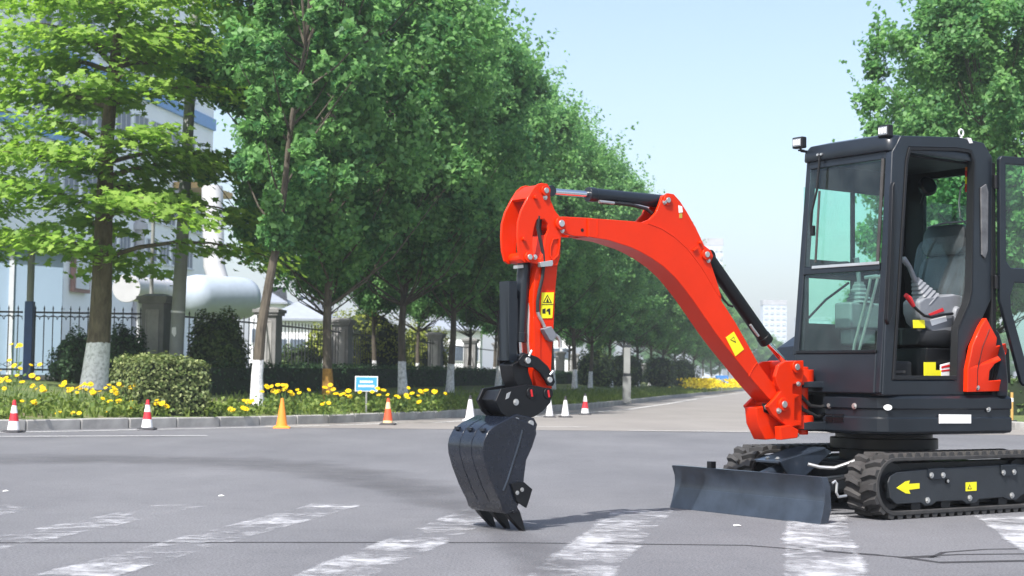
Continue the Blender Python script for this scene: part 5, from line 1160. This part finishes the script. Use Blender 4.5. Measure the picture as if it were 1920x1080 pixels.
# ------------------------------------------------------------------ traffic cones
MT['cone_red'] = paint('cone_red', (.62, .025, .04), .5, .12); MT['cone_orange'] = paint('cone_orange', (.80, .26, .03), .5, .12); MT['cone_verm'] = paint('cone_vermilion', (.72, .09, .03), .5, .12)
MT['cone_white'] = paint('cone_white', (.80, .79, .80), .4, .06); MT['cone_cream'] = paint('cone_cream', (.78, .55, .30), .5, .1); MT['cone_base'] = paint('cone_base', (.035, .035, .04), .8, .2)
def cone(u, v, bands, label, h=.52, base='cone_base', group=None):
    (gx, gy) = GC[(u, v)]
    r = empty('traffic_cone', (gx, gy, 0), random.uniform(-.3, .3)); r.scale = (h/.52,)*3
    MB().loft([rr(-.15, .15, -.15, .15, .03, .002), rr(-.145, .145, -.145, .145, .03, .03), rr(-.105, .105, -.105, .105, .05, .045)]).build('base', MT[base], r, .004)
    rad = lambda z: .100-.076*(z-.04)/.48; z = .04
    for m_, f in bands:
        z1 = z+.48*f; MB().lathe([(rad(z), z), (rad(z1), z1)]+([(rad(z1)*.55, z1+.004), (.012, z1-.02)] if z1 > .5 else []), n=24).build('band', MT[m_], r); z = z1
    return tag(r, label, 'cone', group)
GC = dict(zip([(25, 811), (276, 806), (528, 803), (727, 798), (881, 790), (1030, 783), (1060, 784), (1097, 778)], [(-7.7, 24.08), (-6.07, 25.96), (-4.06, 27.59), (-2.38, 30.2), (-0.88, 33.93), (0.95, 37.62), (1.34, 37.83), (1.97, 40.92)]))
rw = [('cone_white', .30), ('cone_red', .27), ('cone_white', .25), ('cone_red', .18)]
cone(25, 811, rw, 'red and white traffic cone by the kerb below the blue gate post', .50)
cone(276, 806, rw, 'red and white traffic cone by the kerb in front of the clipped hedge', .50)
cone(528, 803, [('cone_orange', .45), ('cone_orange', .35), ('cone_orange', .20)], 'plain faded orange traffic cone at the kerb by the daisies', .53, 'cone_orange')
cone(727, 798, [('cone_cream', .10), ('cone_verm', .48), ('cone_cream', .27), ('cone_verm', .15)], 'vermilion traffic cone with one cream band near the blue sign', .52)
cone(881, 790, [('cone_white', .5), ('cone_white', .34), ('cone_base', .16)], 'white traffic cone with grey tip standing just behind the bucket', .55, 'cone_white')
cone(1030, 783, [('cone_white', .5), ('cone_white', .5)], 'white traffic cone half hidden by the quick coupler', .50)
cone(1060, 784, [('cone_white', .45), ('cone_white', .35), ('cone_base', .2)], 'white traffic cone on a black base beyond the arm', .52)
cone(1097, 778, [('cone_white', .25), ('cone_red', .35), ('cone_white', .28), ('cone_base', .12)], 'red and white traffic cone with a dark tip beyond the arm', .56)

# ------------------------------------------------------------------ buildings behind the fence
MT['wall_w'] = concrete('white_wall', (.86, .88, .92), .05, .3, .05); MT['wall_b'] = concrete('pale_blue_wall', (.27, .37, .49), .06, .4, .05); MT['wall_g'] = concrete('grey_wall', (.40, .41, .44), .12, .4, .1)
MT['pane'] = paint('window_pane', (.10, .13, .18), .4, .3, scale=.5); MT['frame_w'] = paint('window_frame', (.60, .63, .68), .5, .05); MT['roofd'] = paint('roof_sheet', (.16, .17, .19), .6, .15); MT['duct'] = paint('duct_cladding', (.48, .48, .50), .5, .06)
MT['ochre'] = paint('ochre', (.45, .28, .08), .7, .15); MT['rust'] = paint('rust_frame', (.25, .13, .10), .7, .2); MT['blue_trim'] = paint('blue_trim', (.10, .28, .60), .5, .1)
def building(name, origin, direction, length, depth, height, mat, label, floors, roofmat='roofd'):
    """facade starts at origin and runs along direction; local x along, y outward to the street (negative)"""
    r = empty(name, (*origin, 0), math.atan2(direction[1], direction[0])); tag(r, label, 'building')
    MB().box((length/2, depth/2, height/2), (length, depth, height)).build('wall', MT[mat], r)
    MB().box((length/2, depth/2, height+.15), (length+.4, depth+.4, .3)).build('roof', MT[roofmat], r)
    for (z0, z1, x0, x1, n, dv) in floors:
        w_ = (x1-x0)/n
        for k in range(n):
            x = x0+(k+.5)*w_; ww, hh = w_*.8, z1-z0
            f = MB().ring([(x-ww/2, z0), (x+ww/2, z0), (x+ww/2, z1), (x-ww/2, z1)], [(x-ww/2+.08, z0+.08), (x+ww/2-.08, z0+.08), (x+ww/2-.08, z1-.08), (x-ww/2+.08, z1-.08)], -.08, .02).build('window', MT['frame_w'], r)
            MB().box((x, -.02, (z0+z1)/2), (ww-.16, .03, hh-.16)).build('pane', MT['pane'], f)
            for j in range(1, dv): MB().box((x-ww/2+ww*j/dv, -.05, (z0+z1)/2), (.06, .03, hh-.16)).build('mullion', MT['frame_w'], f)
            MB().box((x, -.12, z0-.06), (ww+.1, .2, .1)).build('sill', MT['frame_w'], f)
    return r
# main white factory block, facade parallel to the avenue: right corner at px 392, depth 135
e1 = Vector((px(392, 135), 135)); fd = Vector((.17, 1)).normalized(); o1 = e1-fd*62
FB1 = building('factory_building', o1, fd, 62, 26, 34, 'wall_w', 'tall white factory block with rows of grey windows behind the trees', [(9.8, 11.6, 40, 58, 7, 3), (13.0, 15.6, 30, 45, 5, 3), (13.0, 15.6, 48, 60, 4, 3), (5.4, 7.4, 22, 34, 4, 2), (18.5, 21, 28, 58, 9, 3), (24, 26.5, 28, 58, 9, 3)])
# NB the local y axis of the block points away from the street only if the facade runs towards the avenue's far end
MB().cyl((46, -.3, 3), (46, -.3, 16.6), .38, n=16).cyl((46, -.3, 12.0), (46, -.3, 12.5), .6, n=16).build('downpipe', MT['wall_g'], FB1)
MB().box((36, -.25, 8.2), (2.6, .3, 3.2)).build('doorway', MT['rust'], FB1); MB().box((36, -.42, 8.2), (2.1, .1, 2.7)).build('doorway_panel', MT['frame_w'], FB1)
MB().box((57, -1.2, 16.4), (8, 2.2, .5)).build('canopy', MT['ochre'], FB1); MB().box((57, -.4, 15.6), (7.6, .5, .9)).build('canopy_beam', MT['wall_g'], FB1)
MB().box((44, -.1, 22.8), (36, .3, 1.0)).build('blue_band', MT['blue_trim'], FB1); MB().box((30, -.1, 17.2), (12, .3, .8)).build('blue_band', MT['blue_trim'], FB1)
MB().cyl((64.5, 4, 0), (64.5, 4, 42), 1.1, n=20).build('chimney', MT['wall_w'], FB1)
# pale blue shed at the left
SH = empty('pale_blue_shed', (px(116, 46), 46, 0), math.atan2(-.29, -1)); tag(SH, 'pale blue metal shed with a thin grey roof edge behind the gate post', 'shed')
MB().box((4, -2.5, 2.35), (8, 5, 4.7)).build('wall', MT['wall_b'], SH)
MB().loft([[(-.35, -5.3, 4.60), (-.35, .3, 4.60), (-.35, .3, 4.68), (-.35, -5.3, 4.68)], [(8.4, -5.3, 5.0), (8.4, .3, 5.0), (8.4, .3, 5.08), (8.4, -5.3, 5.08)]]).build('roof', MT['roofd'], SH)
for x_ in (1.45, 4.2): MB().box((x_, .03, 2.3), (.14, .06, 4.5)).build('corner_trim', MT['frame_w'], SH)
# big duct, elbow and riser
(dx0, dz0), = [(-15.46, 4.34)]; (dx1, dz1), = [(-16.98, 5.47)]; (dx2, dz2), = [(-16.99, 7.07)]; (dx3, dz3), = [(-17.22, 8.62)]
DU = empty('overhead_duct', (dx0, 62, 0)); tag(DU, 'large white insulated duct with round end cap and upturned elbow', 'duct')
P0, P1, P2, P3 = Vector((0, 0, dz0)), Vector((dx1-dx0, 24, dz1)), Vector((dx2-dx0+.1, 25.4, dz2)), Vector((dx3-dx0, 26, dz3+3))
MB().cyl(P0, P1, .52, n=32).build('pipe', MT['duct'], DU)
d_ = (P1-P0).normalized(); MB().cyl(P0-d_*.10, P0+d_*.02, .56, n=32).build('end_cap', MT['duct'], DU, .02)
for k in range(1, 7): q = P0+(P1-P0)*k/7; MB().cyl(q-d_*.04, q+d_*.04, .535, n=32).build('band', MT['steel'], DU)
MB().tube([P1-d_*.3, P1+Vector((.25, .8, .12)), P1+Vector((.42, 1.3, .6)), P2, P3], [.55, .58, .60, .60, .60], 24).build('elbow', MT['duct'], DU)
for k in range(4):
    q = P0+(P1-P0)*(k+.5)/4; MB().cyl((q.x, q.y, 0), (q.x, q.y, q.z-.4), .12, n=10).build('support', MT['wall_g'], DU)
# tank
MT['tank'] = paint('tank_paint', (.36, .42, .50), .55, .06)
(tx0, tz0), = [(-13.67, 4.57)]; (tx1, tz1), = [(-12.69, 4.63)]
TK = empty('storage_tank', (tx0, 72, 0)); tag(TK, 'pale blue horizontal storage tank with domed end behind the fence', 'tank')
a_, b_ = Vector((-1.2, 0, tz0)), Vector((tx1-tx0-.3, 3.0, tz1)); dd = (b_-a_).normalized(); rot = dd.to_track_quat('Z', 'Y').to_matrix()
L_ = (b_-a_).length; MB().lathe([(0, -.55), (.5, -.45), (.95, -.15), (1.02, .25), (1.02, L_-.25), (.95, L_+.15), (.5, L_+.45), (0, L_+.55)], c=a_, n=28, M=rot).build('shell', MT['tank'], TK, ang=60)
for f in (.25, .75): q = a_+(b_-a_)*f; MB().box((q.x, q.y, (q.z-.8)/2), (.3, 1.4, q.z-.8)).build('saddle', MT['wall_g'], TK)
# low houses behind the fence
def house(name, u0, u1, Y_, hw, hr, label, wins):
    x0, x1 = px(u0, Y_), px(u1, Y_); r = empty(name, (x0, Y_, 0), 0.0); L_ = x1-x0; tag(r, label, 'building')
    MB().box((L_/2, 4, hw/2), (L_, 8, hw)).build('wall', MT['wall_w'], r)
    MB().loft([[(-.4, -.4, hw), (L_+.4, -.4, hw), (L_+.4, 8.4, hw), (-.4, 8.4, hw)], [(-.4, -.4, hw+.12), (L_+.4, -.4, hw+.12), (L_+.4, 8.4, hw+.12), (-.4, 8.4, hw+.12)], [(2, 3.4, hr), (L_-2, 3.4, hr), (L_-2, 4.6, hr), (2, 4.6, hr)]]).build('roof', MT['roofl'], r)
    for k in range(wins):
        x = L_*(k+.5)/wins; f = MB().box((x, -.03, hw*.62), (1.0, .1, 1.1)).build('window', MT['frame_w'], r); MB().box((x, -.09, hw*.62), (.84, .03, .94)).build('pane', MT['pane'], f)
MT['roofl'] = paint('pale_roof', (.26, .29, .34), .6, .1)
house('low_house', 508, 612, 84, 3.9, 5.6, 'low white house with grey hipped roof behind the fence', 3)
house('low_house', 786, 902, 108, 4.2, 5.4, 'low white house with pale roof beyond the golden shrubs', 4)
house('low_house', 470, 530, 110, 6.0, 7.4, 'white house showing between the tank and the low grey roof', 2)
house('low_house', 1010, 1075, 150, 5.5, 7.0, 'distant white house under the crowns by the far piers', 3)
# far towers
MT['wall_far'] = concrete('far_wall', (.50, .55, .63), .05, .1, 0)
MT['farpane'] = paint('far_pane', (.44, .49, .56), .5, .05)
def tower(u0, u1, vtop, Y_, label, mat, n, m):
    x0, x1 = px(u0, Y_), px(u1, Y_); H_ = .94+(716-vtop)*Y_/2900; r = empty('tower_block', (x0, Y_, 0)); tag(r, label, 'building'); L_ = x1-x0
    MB().box((L_/2, L_*.4, H_/2), (L_, L_*.8, H_)).build('wall', MT['wall_far'], r); MB().box((L_/2, L_*.4, H_+1), (L_*1.03, L_*.83, 2)).build('parapet', MT['wall_g'], r)
    wm = MB().box((0, -.1, 0), (L_/n*.55, .3, H_/m*.5)).mesh('window', MT['farpane'])
    for i in range(n):
        for j in range(m):
            o = link('window', wm, r); o.location = ((i+.5)*L_/n, 0, (j+.6)*H_/m)
tower(1432, 1476, 572, 620, 'pale distant tower block fading in the haze beside the cab', 'wall_w', 4, 14)
tower(1404, 1434, 612, 760, 'fainter lower tower block far behind the boom cylinder', 'wall_w', 3, 10)
tower(1322, 1356, 462, 420, 'white high-rise partly behind the boom knee', 'wall_w', 4, 16)
tower(1500, 1560, 600, 900, 'far hazy tower block behind the cab windows', 'wall_w', 5, 12)
# far belt of trees closing the avenue
for k in range(16):
    s_ = random.uniform(.9, 1.3); X_ = 12+k*9.5+random.uniform(-3, 3); Y_ = 330+random.uniform(-20, 30)
    plant_tree('background_tree', TM[k % 3], (X_, Y_, 0), random.uniform(0, 6.28), (s_, s_, s_*.8), 'small distant tree closing the end of the avenue', 'distant trees at the end of the avenue')

mp_ = (px(1898, 33), 33); MPo = MB().cyl((0, 0, 0), (0, 0, .62), .03, n=12).build('marker_post', MT['ochre'], None, .004, loc=(*mp_, .16)); tag(MPo, 'short yellow marker post on the right verge behind the excavator', 'post')
MB().cyl((0, 0, .42), (0, 0, .50), .033, n=12).build('reflector_band', MT['white'], MPo); MB().box((0, 0, 0.01), (.16, .16, .04)).build('foot', MT['iron'], MPo, .005)
for (x, y), lab in zip([(-3.95, 12.21), (-2.22, 12.01), (1.48, 10.1)], ('scrap of white paper on the road by the stripe ends', 'scrap of white paper lying beyond the stripes near the bucket', 'tiny white paper scrap on the asphalt before the dozer blade')):
    o = MB().add([(-.05, -.03, .004), (.05, -.035, .012), (.055, .03, .004), (-.045, .035, .014), (0, 0, .022)], [(0, 1, 4), (1, 2, 4), (2, 3, 4), (3, 0, 4)]).build('paper_scrap', MT['white'], None, loc=(x, y, .001)); o.scale = (.5, .5, .6); tag(o, lab, 'litter')
# ------------------------------------------------------------------ haze
hz = MB().box((0, 675, 30), (2010, 1660, 62)).mesh('haze', MT['white']); hm = bpy.data.materials.new('haze'); hm.use_nodes = True; nt = hm.node_tree
nt.nodes.remove(nt.nodes['Principled BSDF']); pv_ = N(nt, 'ShaderNodeVolumePrincipled'); pv_.inputs['Density'].default_value = 0.0008; pv_.inputs['Color'].default_value = (.88, .94, 1, 1); pv_.inputs['Anisotropy'].default_value = .2
nt.links.new(pv_.outputs[0], nt.nodes['Material Output'].inputs['Volume']); hz.materials.clear(); hz.materials.append(hm)
tag(link('haze', hz), 'thin pale summer haze over the whole avenue', 'haze', kind='stuff')
